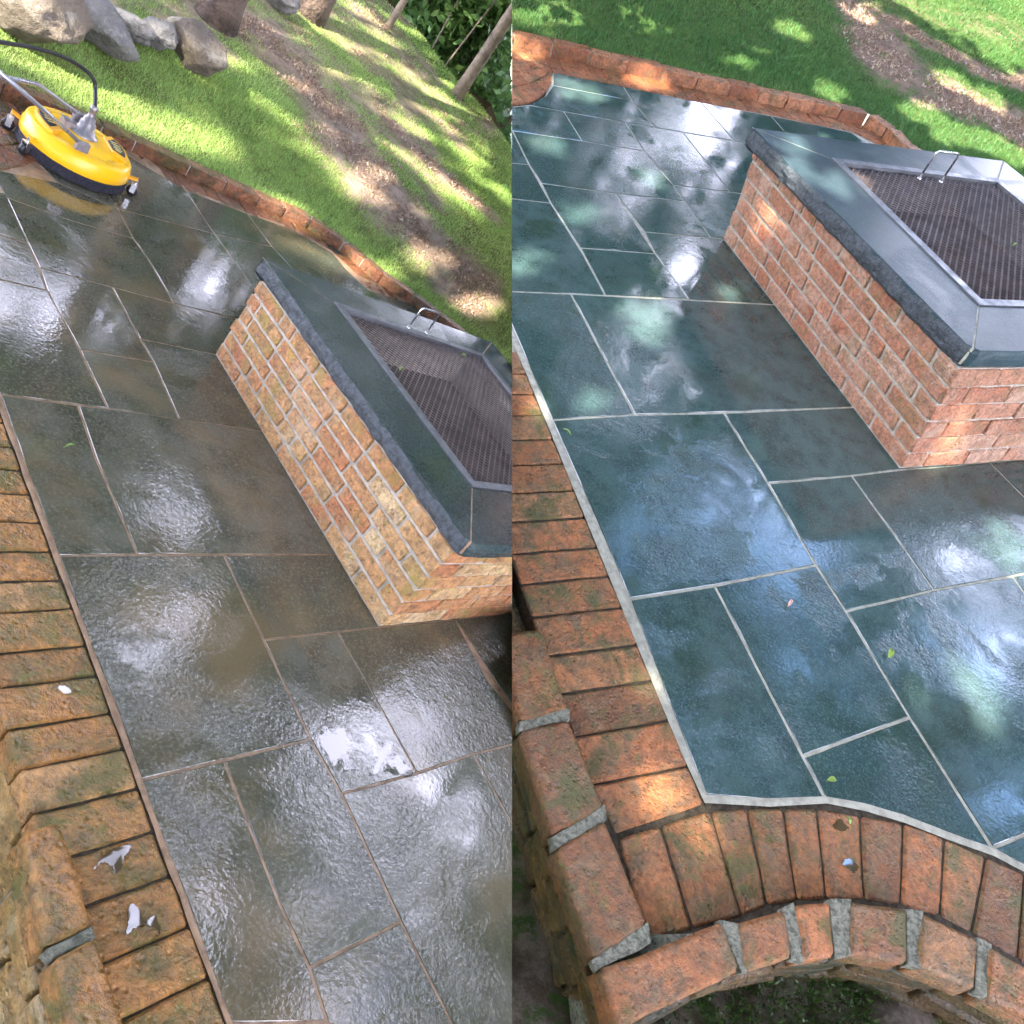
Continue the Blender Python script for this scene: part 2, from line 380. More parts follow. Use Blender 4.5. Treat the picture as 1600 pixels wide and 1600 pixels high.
m = NM('far_ground'); c = m.mix(m.noise(.6, 7, .8), (.05, .07, .02), (.12, .12, .05)); M['far'] = m.done(c, .95)

def leafmat(name, stops, transl=.35, rough=.5):
    m = NM(name); c = m.ramp(m.attr().outputs['Fac'], stops); m.done(c, rough, None, .35)
    t = m.n('ShaderNodeBsdfTranslucent'); m.l(c, t.inputs[0]); mx = m.n('ShaderNodeMixShader'); mx.inputs[0].default_value = transl
    m.l(m.b.outputs[0], mx.inputs[1]); m.l(t.outputs[0], mx.inputs[2]); m.l(mx.outputs[0], m.out.inputs[0]); return m.m
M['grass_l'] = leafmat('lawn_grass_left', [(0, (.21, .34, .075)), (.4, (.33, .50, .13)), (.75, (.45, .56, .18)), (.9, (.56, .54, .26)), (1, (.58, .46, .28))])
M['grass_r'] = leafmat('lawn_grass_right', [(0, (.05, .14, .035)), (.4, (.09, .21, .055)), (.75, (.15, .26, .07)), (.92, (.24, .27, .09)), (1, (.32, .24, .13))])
M['leaves'] = leafmat('woodland_leaves', [(0, (.04, .09, .028)), (.5, (.11, .22, .06)), (.85, (.24, .40, .11)), (1, (.38, .54, .16))])
M['crown'] = leafmat('crown_leaves', [(0, (.04, .085, .022)), (.6, (.08, .16, .035)), (1, (.14, .25, .055))], .3, .7)
M['moss'] = leafmat('moss_tufts', [(0, (.015, .035, .006)), (.6, (.03, .075, .01)), (1, (.07, .14, .02))])
M['litterbits'] = leafmat('mulch_bits', [(0, (.18, .11, .075)), (.4, (.34, .22, .15)), (.8, (.46, .34, .23)), (1, (.6, .5, .36))], .1)

# ------------------------------------------------------------------ paving
def paving(P, slabs, mat, mmat, region, g, label):
    acc = Acc(P)
    for s in slabs:
        acc.wet = 1. if sum(q[1] for q in s) / len(s) < (600 if P is LP else 440) else 0.
        acc.poly([P.loc(x, y) for x, y in s], 0, .03, g, .0016, random.random(), sub=.05, jit=.0006)
    o = acc.build('patio', mat); top_structure(o, label, 'patio')
    ma = Acc(P); ma.poly([P.loc(x, y) for x, y in region], -.0022, .06, 0, .001)
    mo = ma.build('mortar_joints', mmat, o)
    return o
ARC = [(1103, 1243), (1200, 1251), (1290, 1248), (1350, 1259), (1412, 1277), (1477, 1302), (1552, 1330), (1640, 1376)]
R_SLABS = [
 [(776, 454), (892, 459), (992, 648), (862, 656), (800, 510)],
 [(892, 459), (1290, 480), (1420, 632), (1131, 644), (992, 648)],
 [(862, 656), (992, 648), (1131, 645), (1200, 755), (1275, 883), (1117, 915), (984, 936), (930, 810)],
 [(1131, 645), (1420, 632), (1500, 728), (1405, 734), (1331, 743), (1200, 755)],
 [(1200, 755), (1331, 743), (1460, 922), (1322, 955), (1275, 883)],
 [(1331, 743), (1405, 734), (1547, 722), (1700, 877), (1582, 900), (1460, 922)],
 [(1547, 722), (1800, 700), (1860, 850), (1700, 877)],
 [(1322, 955), (1460, 922), (1582, 900), (1810, 1215), (1552, 1325), (1422, 1121)],
 [(1582, 900), (1700, 877), (1960, 1160), (1810, 1215)],
 [(1117, 915), (1275, 883), (1322, 955), (1422, 1121), (1255, 1182)],
 [(984, 936), (1117, 915), (1255, 1182), (1290, 1248), (1200, 1251), (1103, 1243), (1040, 1085)],
 [(1255, 1182), (1422, 1121), (1552, 1328), (1477, 1302), (1412, 1277), (1350, 1259), (1290, 1248)],
 [(1552, 1325), (1810, 1215), (1900, 1400), (1740, 1440), (1640, 1376)],
 [(712, 300), (861, 317), (912, 398), (946, 461), (892, 459), (776, 454)],
 [(690, 244), (827, 257), (861, 317), (712, 300)],
 [(680, 189), (801, 204), (827, 257), (690, 244)],
 [(801, 204), (910, 220), (1007, 236), (1052, 289), (1070, 314), (962, 302), (846, 286), (827, 257)],
 [(846, 286), (962, 302), (1024, 396), (907, 387), (861, 317)],
 [(962, 302), (1070, 314), (1111, 371), (1007, 362)],
 [(907, 387), (1024, 396), (1076, 467), (946, 461)],
 [(1007, 362), (1111, 371), (1210, 381), (1290, 480), (1076, 468), (1024, 396)],
 [(1052, 289), (1141, 300), (1270, 316), (1320, 392), (1111, 371), (1070, 314)],
 [(977, 191), (1067, 207), (1141, 300), (1052, 289), (1007, 236)],
 [(1067, 207), (1180, 226), (1320, 248), (1330, 322), (1141, 300)],
 [(740, 162), (800, 167), (826, 164), (881, 174), (910, 220), (801, 204), (690, 189)],
 [(881, 174), (977, 191), (1007, 236), (910, 220)],
 [(826, 164), (852, 150), (864, 133), (988, 157), (1024, 199), (977, 191), (881, 174)],
 [(864, 113), (974, 135), (988, 157), (864, 133)],
 [(974, 135), (1095, 160), (1148, 220), (1024, 199), (988, 157)],
 [(1095, 160), (1205, 181), (1225, 204), (1320, 248), (1180, 226), (1148, 220)],
 [(1205, 181), (1275, 195), (1330, 207), (1362, 230), (1560, 330), (1320, 248), (1225, 204)]]
paving(RP, R_SLABS, M['slab_r'], M['mortar_r'],
       [(640, 160), (740, 160), (800, 166), (830, 163), (852, 150), (864, 113), (1095, 160), (1205, 180), (1330, 206), (1400, 240), (2100, 700), (2100, 1450)] + ARC[::-1] + [(862, 665), (800, 518), (712, 310)],
       .0042, 'wet blue-green flagstone patio with pale mortar joints')
L_SLABS = [
 [(-70, 420), (74, 454), (107, 512), (125, 547), (169, 638), (0, 616), (-14, 590)],
 [(125, 546), (240, 565), (280, 655), (169, 638)],
 [(62, 418), (175, 448), (219, 529), (240, 565), (125, 546), (74, 454)],
 [(175, 448), (272, 474), (400, 505), (430, 572), (330, 552), (219, 529)],
 [(219, 529), (330, 552), (440, 575), (520, 690), (350, 664), (280, 655), (240, 565)],
 [(0, 616), (122, 633), (150, 715), (215, 866), (92, 868), (67, 800), (30, 700)],
 [(122, 633), (169, 638), (350, 664), (520, 690), (640, 865), (510, 866), (350, 866), (215, 866), (150, 715)],
 [(92, 868), (215, 867), (350, 867), (412, 1000), (486, 1155), (400, 1175), (220, 1219), (180, 1100), (140, 1007)],
 [(350, 867), (510, 866), (640, 865), (720, 968), (585, 981), (412, 1000)],
 [(412, 1000), (528, 987), (575, 1068), (652, 1208), (534, 1240), (486, 1155)],
 [(528, 987), (585, 981), (712, 968), (760, 1060), (835, 1155), (740, 1178), (652, 1208)],
 [(712, 968), (900, 945), (960, 1120), (835, 1155)],
 [(534, 1240), (652, 1208), (740, 1178), (1000, 1640), (780, 1720), (707, 1600), (627, 1440)],
 [(740, 1178), (835, 1155), (1000, 1110), (1180, 1560), (1000, 1640)],
 [(350, 1188), (486, 1155), (534, 1240), (627, 1440), (484, 1512), (437, 1412)],
 [(220, 1219), (350, 1188), (437, 1412), (484, 1512), (512, 1597), (357, 1600), (290, 1400), (240, 1282)],
 [(484, 1512), (627, 1440), (707, 1600), (780, 1720), (600, 1660), (512, 1597)],
 [(-90, 345), (45, 380), (74, 454), (-70, 420)],
 [(-110, 275), (10, 302), (45, 380), (-90, 345)],
 [(10, 308), (110, 344), (208, 372), (232, 405), (272, 474), (175, 448), (62, 418)],
 [(185, 326), (335, 365), (440, 508), (400, 505), (272, 474), (232, 405), (208, 372)],
 [(335, 365), (425, 385), (560, 530), (440, 508)],
 [(-20, 262), (90, 285), (185, 326), (208, 372), (110, 344), (10, 308)],
 [(60, 255), (200, 243), (290, 297), (335, 365), (185, 326), (90, 285)],
 [(290, 297), (340, 316), (387, 334), (425, 385), (335, 365)],
 [(387, 334), (455, 357), (520, 396), (545, 425), (575, 453), (660, 480), (740, 560), (560, 530), (425, 385)]]
paving(LP, L_SLABS, M['slab_l'], M['mortar_l'],
       [(-140, 262), (40, 255), (150, 225), (215, 235), (290, 292), (387, 332), (455, 354), (520, 392), (560, 430), (700, 490), (1300, 900), (1300, 1500), (900, 1750), (700, 1740), (560, 1640), (512, 1600), (357, 1604), (290, 1404), (240, 1286), (180, 1104), (92, 872), (0, 622), (-70, 425)],
       .0036, 'wet grey flagstone patio with silty brown joints')

# ------------------------------------------------------------------ brick borders
def L3(P, pts, h): return [P.l3(x, y, h) for x, y in pts]
def run_bricks(acc, P, inner, outer, h, depth, g=.003, tone=None, r=.006, amp=.0022):
    """inner / outer: matching lists of px joints; each consecutive pair gives one brick top"""
    for k in range(len(inner) - 1):
        q = [P.l3(*outer[k], h), P.l3(*outer[k + 1], h), P.l3(*inner[k + 1], h), P.l3(*inner[k], h)]
        dz = random.uniform(-.002, .0015)
        for x in q: x[2] += dz
        acc.brick(q, (0, 0, -depth), g, r, amp, tone)
def wall_face(acc, P, path, h_top, h_bot, course=.068, blen=.2, out=None, depth=.09, jitter=.006, g=.004):
    """courses of bricks down a vertical face following a local polyline"""
    pts = [np.array(p, float)[:2] for p in path]
    seg = [np.linalg.norm(pts[i + 1] - pts[i]) for i in range(len(pts) - 1)]; T = sum(seg); cum = np.cumsum([0] + seg)
    def at(s):
        s = min(max(s, 0), T); i = min(np.searchsorted(cum, s, 'right') - 1, len(seg) - 1)
        return pts[i] + (pts[i + 1] - pts[i]) * (s - cum[i]) / seg[i]
    h = h_top; row = 0
    while h > h_bot + .02:
        s = -(blen / 2) * (row % 2) + random.uniform(-.02, .02)
        while s < T:
            L = blen if random.random() < .82 else blen * .5
            a, b = at(s), at(s + L)
            if np.linalg.norm(b - a) > .03:
                d = nv(b - a); nrm = np.array([d[1], -d[0]]) * out; j = random.uniform(0, jitter)
                aa, bb = a + nrm * j, b + nrm * j
                acc.brick([(aa[0], aa[1], h), (bb[0], bb[1], h), (bb[0], bb[1], h - course), (aa[0], aa[1], h - course)],
                          (-nrm[0] * depth, -nrm[1] * depth, 0), g, .006, .0035)
            s += L
        h -= course; row += 1

# ---- right terrace: left border + arc
e = empty('brick_edging', RP, *RP.loc(1040, 1100), 0, 'mossy brick border with curved corner beside the blue-green patio, pale mortar plugs', 'brick edging')
acc = Acc(RP)
ys = [548, 584, 615, 648, 685, 724, 765, 807, 854, 899, 948, 1006, 1062, 1125, 1196]
def rin(y):   # inner edge of the border (mortar line)
    return (800 + (y - 510) * (303 / 733.) - 3 + (y - 880) ** 2 * 0 , y)
RIN = [(rin(y)[0] - 4, y) for y in ys] + [(1100, 1262)]
a_in = [RP.loc(*p) for p in RIN]
bo = .735
RAs = [q[0] + .006 for q in a_in]
def quad_local(acc, pts, h, depth, **k): acc.brick([(p[0], p[1], h) for p in pts], (0, 0, -depth), **k)
acc.brick([(RAs[-2], bo, 0), (*RP.loc(963, 1304), 0), (*RP.loc(1101, 1257), 0), (a_in[-2][0], a_in[-2][1], 0)], (0, 0, -.06), .003)
for k in range(len(RIN) - 2):
    dz = random.uniform(-.003, .001)
    quad_local(acc, [(RAs[k], bo), (RAs[k + 1], bo), (a_in[k + 1][0], a_in[k + 1][1]), (a_in[k][0], a_in[k][1])], dz, .06, g=.003)
for k in range(14):
    a0 = RAs[0] + .1 * (k + 1); quad_local(acc, [(a0, bo), (a0 - .1, bo), (a0 - .1, .985), (a0, .985)], 0, .06, g=.003)
# curved soldiers
ARI = [(1033, 1287), (1110, 1265), (1168, 1262), (1225, 1262), (1277, 1262), (1345, 1272), (1413, 1285), (1477, 1308), (1543, 1338), (1602, 1366), (1665, 1400)]
ARO = [(1085, 1452), (1160, 1432), (1200, 1415), (1247, 1408), (1293, 1405), (1352, 1406), (1408, 1415), (1470, 1432), (1520, 1458), (1592, 1500), (1650, 1540)]
run_bricks(acc, RP, ARI, ARO, 0, .06, g=.0025)
run_bricks(acc, RP, [(964, 1309), (1032, 1287)], [(1012, 1472), (1084, 1453)], 0, .06, g=.003)
acc.build('paver_bricks', M['brick_r'], e, smooth=True)
acc = Acc(RP)
acc.poly([(RAs[0] + 1.4, bo + .005), (RAs[0] + 1.4, 1.0), (a_in[-1][0], a_in[-1][1] + .008)] + [tuple(RP.loc(x, y)) for x, y in ARC] + [tuple(RP.loc(*q)) for q in [(1720, 1580), (1592, 1510), (1470, 1445), (1352, 1415), (1247, 1420), (1160, 1445), (1012, 1480)]] + [(.13, .735)], -.006, .3, 0, .001)
acc.build('joint_bed', M['joint_dark'], e)
acc = Acc(RP)      # pale mortar fillet beside the slabs
FL = [(758, 412)] + [(rin(y)[0], y) for y in (510, 656, 800, 936, 1085, 1180)] + [(1103, 1247)] + ARC[1:]
pl = [RP.l3(x, y, -.003) for x, y in FL]
wv, wf = [], []
for k, p in enumerate(pl):
    t = nv((pl[min(k + 1, len(pl) - 1)] - pl[max(k - 1, 0)])[:2]); nn = np.array([t[1], -t[0]]); w1 = .006 + random.uniform(0, .0035); w2 = .011 + random.uniform(0, .004)
    wv += [(p[0] - nn[0] * w2, p[1] - nn[1] * w2, -.0015), (p[0], p[1], .0012), (p[0] + nn[0] * w1, p[1] + nn[1] * w1, -.0008)]
for k in range(len(pl) - 1):
    for j in (0, 1): wf.append((3 * k + j, 3 * k + 3 + j, 3 * k + 4 + j, 3 * k + 1 + j))
acc.add(wv, wf); acc.build('mortar_fillet', M['mortar_r'], e, smooth=True)
# coping on the retaining wall
e = empty('retaining_wall', RP, *RP.loc(935, 1520), -.4, 'low brick retaining wall with raised coping bricks curving round the blue-green patio', 'brick wall')
HC = .05
cop = [[(780, 992), (845, 980), (889, 1108), (812, 1128)], [(812, 1140), (889, 1122), (945, 1262), (864, 1308)],
       [(866, 1325), (946, 1280), (1011, 1445), (929, 1502)], [(935, 1514), (1130, 1441), (1158, 1516), (962, 1612)],
       [(1150, 1443), (1226, 1420), (1240, 1496), (1165, 1516)], [(1240, 1414), (1300, 1408), (1306, 1495), (1256, 1500)],
       [(1328, 1408), (1419, 1420), (1420, 1505), (1326, 1490)], [(1438, 1424), (1530, 1468), (1527, 1548), (1436, 1508)],
       [(1547, 1476), (1640, 1530), (1640, 1610), (1542, 1556)]]
acc = Acc(RP); mo = Acc(RP)
for q in cop: acc.brick(L3(RP, q, HC), (0, 0, -.075), .001, .008, .0035)
acc.build('coping', M['brick_r'], e, smooth=True)
for k in range(len(cop) - 1):
    a, b = cop[k], cop[k + 1]
    q = [a[3], a[2], b[1], b[0]] if k < 3 else [a[1], a[2], b[3], b[0]]
    if k == 2: q = [a[3], a[2], (1014, 1470), b[0]]
    if k == 3: q = [a[1], a[2], b[3], b[0]]
    mo.brick(L3(RP, q, HC - .004), (0, 0, -.025), -.004, .002, .005)
mo.poly([RP.loc(*q, HC - .02) for q in [(790, 1000), (838, 992), (885, 1110), (940, 1265), (1010, 1455), (1130, 1452), (1230, 1425), (1320, 1415), (1425, 1432), (1535, 1478), (1660, 1545), (1660, 1605), (1540, 1546), (1430, 1500), (1320, 1488), (1240, 1494), (1160, 1510), (970, 1600), (940, 1505), (870, 1310), (818, 1125)]], HC - .03, .07, .004, .002)
mo.build('coping_mortar', M['mortar_white'], e, smooth=False)
outer = [RP.loc(*q, 0) for q in [(760, 985), (787, 1040), (802, 1150), (855, 1330), (920, 1530), (948, 1635), (1140, 1532), (1228, 1514), (1318, 1502), (1416, 1516), (1522, 1558), (1660, 1640)]]
mid_ = [x + nv(np.array([.9, 1.6]) - x) * .012 for x in outer]
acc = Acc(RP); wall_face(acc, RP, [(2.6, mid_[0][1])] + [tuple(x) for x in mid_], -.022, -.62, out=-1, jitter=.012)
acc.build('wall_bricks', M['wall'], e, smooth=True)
acc = Acc(RP); core = [(2.6, mid_[0][1] + .02)] + [tuple(x + nv(np.array([.9, 1.6]) - x) * .012) for x in mid_]
acc.poly(core + [(-.3, 2.4), (1.2, 2.4), (2.6, 2.)], -.066, .7, 0, .002)
acc.build('wall_core', M['mortar_white'], e)

# ---- left terrace border
e = empty('brick_edging', LP, *LP.loc(190, 1150), 0, 'wet mossy brick border with little puddles beside the grey silty patio', 'brick edging')
acc = Acc(LP)
yin = [(38, 700), (52, 735), (58, 772), (67, 815), (83, 860), (100, 905), (117, 950), (137, 1007), (156, 1055), (172, 1113), (188, 1171), (212, 1231), (238, 1300), (263, 1370), (288, 1452), (315, 1533), (343, 1615)]
LIN = [LP.loc(x - 3, y) for x, y in yin]
lbo = .70
for k in range(len(LIN) - 1):
    a, b = LIN[k], LIN[k + 1]; dz = random.uniform(-.003, .001)
    quad_local(acc, [(a[0], lbo), (b[0], lbo), (b[0], .920), (a[0], .920)], dz, .062, g=.0022, r=.006)
for k in range(10):
    a0 = LIN[0][0] + .1 * (k + 1); quad_local(acc, [(a0, lbo), (a0 - .1, lbo), (a0 - .1, .920), (a0, .920)], 0, .062, g=.0035)
for k in range(6):
    a0 = LIN[-1][0] - .1 * k; quad_local(acc, [(a0, lbo), (a0 - .1, lbo), (a0 - .1, .920), (a0, .920)], 0, .062, g=.0035)
acc.brick(L3(LP, [(512, 1603), (600, 1600), (560, 1700), (480, 1700)], 0), (0, 0, -.06), .003)
acc.build('paver_bricks', M['brick_l'], e, smooth=True)
acc = Acc(LP); acc.poly([(LIN[0][0] + 1, lbo + .02), (LIN[0][0] + 1, .93), (-.4, .93), (-.4, lbo + .02)], -.0065, .3, 0, .001)
acc.build('joint_bed', M['joint_dark'], e)
acc = Acc(LP); wv, wf = [], []
for k in range(44):
    a = -.2 + k * .055; w = random.uniform(.003, .007)
    wv += [(a, .924 - w, -.0012), (a, .926, .0018), (a, .926 + .004 + w * .5, -.0006)]
for k in range(43):
    for j in (0, 1): wf.append((3 * k + j, 3 * k + 3 + j, 3 * k + 4 + j, 3 * k + 1 + j))
acc.add(wv, wf); acc.build('mortar_fillet', M['mortar_l'], e, smooth=True)
e = empty('retaining_wall', LP, *LP.loc(80, 1500), -.4, 'low yellowed brick wall with two raised coping bricks beside the grey silty patio', 'brick wall')
lc = [[(33, 1302), (96, 1283), (148, 1445), (70, 1480)], [(84, 1493), (150, 1466), (205, 1622), (118, 1640)]]
acc = Acc(LP)
for q in lc: acc.brick(L3(LP, q, HC), (0, 0, -.085), .001, .009, .0035, tone=.6)
acc.build('coping', M['brick_l'], e, smooth=True)
mo = Acc(LP); mo.brick(L3(LP, [(72, 1482), (146, 1446), (148, 1466), (86, 1495)], HC - .006), (0, 0, -.035), -.001, .003, .004)
mo.build('coping_mortar', M['mortar_white'], e, smooth=True)
out_b = LP.loc(40, 1370, HC)[1]
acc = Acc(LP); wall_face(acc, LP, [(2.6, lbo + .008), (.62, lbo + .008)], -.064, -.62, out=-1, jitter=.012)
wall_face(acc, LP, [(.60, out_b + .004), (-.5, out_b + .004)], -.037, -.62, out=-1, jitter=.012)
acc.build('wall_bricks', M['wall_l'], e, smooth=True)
acc = Acc(LP); acc.box((1.6, lbo + .11, -.42), (1.0, 0, 0), (0, .09, 0), (0, 0, .35)); acc.box((.05, out_b + .12, -.40), (.56, 0, 0), (0, .10, 0), (0, 0, .35))
acc.build('wall_core', M['mortar_white'], e)

# ------------------------------------------------------------------ far kerbs
def path_run(P, acc, mo, path, blen, w, h, out, gap=.006, depth=.1, h0=0.):
    """stretchers laid end to end along a local polyline; width w to the outside"""
    for i in range(len(path) - 1):
        a, b = np.array(path[i], float), np.array(path[i + 1], float); L = np.linalg.norm(b - a); d = (b - a) / L
        nn = np.array([d[1], -d[0]]) * out; k = max(1, round(L / blen)); s = L / k
        for j in range(k):
            p, q = a + d * s * j, a + d * s * (j + 1); off = nn * random.uniform(-.006, .006); dz = random.uniform(-.006, .004)
            c = [p + off, q + off, q + off + nn * w, p + off + nn * w]
            acc.brick([(x[0], x[1], h + dz) for x in c], (0, 0, -depth), gap * .4, .004, .0028, gu=gap * .7)
        if mo is not None:
            c = (a + b) / 2 + nn * w / 2; mo.box((c[0], c[1], h - .008 - depth / 2), (d[0] * L / 2, d[1] * L / 2, 0), (nn[0] * (w / 2 - .014), nn[1] * (w / 2 - .014), 0), (0, 0, depth / 2))
def soldier_run(P, acc, path, pitch, w, out, h=0., g=.002):
    for i in range(len(path) - 1):
        a, b = np.array(path[i], float), np.array(path[i + 1], float); L = np.linalg.norm(b - a); d = (b - a) / L
        nn = np.array([d[1], -d[0]]) * out; k = max(1, round(L / pitch)); s = L / k
        for j in range(k):
            p, q = a + d * s * j, a + d * s * (j + 1); dz = random.uniform(-.002, .002)
            acc.brick([(x[0], x[1], h + dz) for x in (p, q, q + nn * w, p + nn * w)], (0, 0, -.05), g, .005, .002)
e = empty('brick_kerb', RP, *RP.loc(1100, 142), 0, 'raised red brick kerb between the blue-green patio and the shady lawn', 'kerb')
kr = [tuple(RP.loc(*q)) for q in [(640, 52), (800, 75), (920, 101), (1032, 126), (1137, 150), (1267, 176), (1349, 193), (1378, 214), (1397, 238)]]
kr += [(kr[-1][0] - .9, kr[-1][1] + .35)]
acc = Acc(RP); mo = Acc(RP); path_run(RP, acc, mo, kr, .235, .10, .066, 1)
acc.build('kerb_bricks', M['kerb_r'], e, smooth=True); mo.build('kerb_mortar', M['mortar_pit'], e)
acc = Acc(RP); inn = [tuple(RP.loc(*q)) for q in [(865, 112), (975, 133), (1095, 158), (1205, 179), (1275, 193), (1330, 205), (1365, 229)]] + [(3.2, 4.25)]
for i in range(len(inn) - 1):
    w = .235
    soldier_run(RP, acc, inn[i:i + 2], .085, w, 1, h=-.003)
acc.build('paver_bricks', M['kerb_r'], e, smooth=True)
mo = Acc(RP); mo.poly(inn + [(3.2, 4.6), kr[-2], kr[6], kr[4], kr[1], tuple(RP.loc(800, 78)), tuple(RP.loc(862, 100))], -.010, .05, 0, .001)
mo.build('joint_bed', M['kerb_r'], e)
# curved brick landing at the far left of each terrace
def landing(P, arcpts, back, mat, label, g=.002):
    e = empty('brick_landing', P, *P.loc(*arcpts[len(arcpts) // 2]), 0, label, 'brick landing')
    acc = Acc(P); A = [P.loc(*q) for q in arcpts]; Bk = [P.loc(*q) for q in back]
    def along(pl, t):
        s = [np.linalg.norm(pl[i + 1] - pl[i]) for i in range(len(pl) - 1)]; T = sum(s) * t; i = 0
        while i < len(s) - 1 and T > s[i]: T -= s[i]; i += 1
        return pl[i] + (pl[i + 1] - pl[i]) * min(1, T / s[i])
    rows = 4; n = 13
    for r in range(rows):
        for k in range(n):
            t0, t1 = k / n, (k + 1) / n
            f0, f1 = r / rows, (r + 1) / rows
            c = [along(A, t0) * (1 - f0) + along(Bk, t0) * f0, along(A, t1) * (1 - f0) + along(Bk, t1) * f0,
                 along(A, t1) * (1 - f1) + along(Bk, t1) * f1, along(A, t0) * (1 - f1) + along(Bk, t0) * f1]
            acc.brick([(x[0], x[1], .004) for x in c], (0, 0, -.05), g, .005, .002)
    acc.build('paver_bricks', mat, e, smooth=True)
    mo = Acc(P); mo.poly([tuple(x) for x in A] + [tuple(x) for x in Bk[::-1]], -.006, .05, 0, .001); mo.build('joint_bed', M['joint_dark'], e)
landing(RP, [(690, 150), (760, 160), (800, 164), (828, 161), (850, 148), (862, 132), (862, 113)], [(640, 60), (690, 63), (740, 69), (775, 75), (800, 79), (835, 89), (858, 98)], M['kerb_r'], 'red brick landing with a curved edge at the far left corner of the blue-green patio')
landing(LP, [(-120, 262), (-60, 266), (0, 268), (40, 258), (80, 240), (120, 215), (150, 205)], [(-160, 100), (-100, 120), (-40, 140), (0, 155), (40, 172), (80, 187), (120, 203)], M['kerb_l'], 'wet brown brick landing under the yellow surface cleaner')
e = empty('brick_kerb', LP, *LP.loc(375, 317), 0, 'wet raised brick kerb between the grey silty patio and the sunny lawn', 'kerb')
kl = [tuple(LP.loc(*q)) for q in [(-60, 132), (0, 150), (100, 193), (205, 236), (290, 272), (400, 322), (482, 354), (530, 390), (590, 442), (640, 474)]]
kl = [(4.262, b) for a, b in kl[:6]] + [(4.262, 3.235)] + kl[7:]
kl += [(2.9, kl[-1][1] + .75)]
acc = Acc(LP); mo = Acc(LP); path_run(LP, acc, mo, kl, .215, .10, .066, 1)
acc.build('kerb_bricks', M['kerb_l'], e, smooth=True); mo.build('kerb_mortar', M['mortar_pit'], e)
acc = Acc(LP); inn = [(4.05, 1.9), (4.055, 2.3), (4.07, 2.8), (4.08, 3.1)] + [tuple(LP.loc(*q)) for q in [(520, 394), (575, 451), (655, 482)]] + [(2.9, 4.2)]
soldier_run(LP, acc, inn, .09, .22, 1, h=-.003)
acc.build('paver_bricks', M['kerb_l'], e, smooth=True)
mo = Acc(LP); mo.poly(inn + [(2.9, 4.6)] + kl[-2:3:-1] + [(4.262, 1.9)], -.010, .05, 0, .001); mo.build('joint_bed', M['joint_dark'], e)

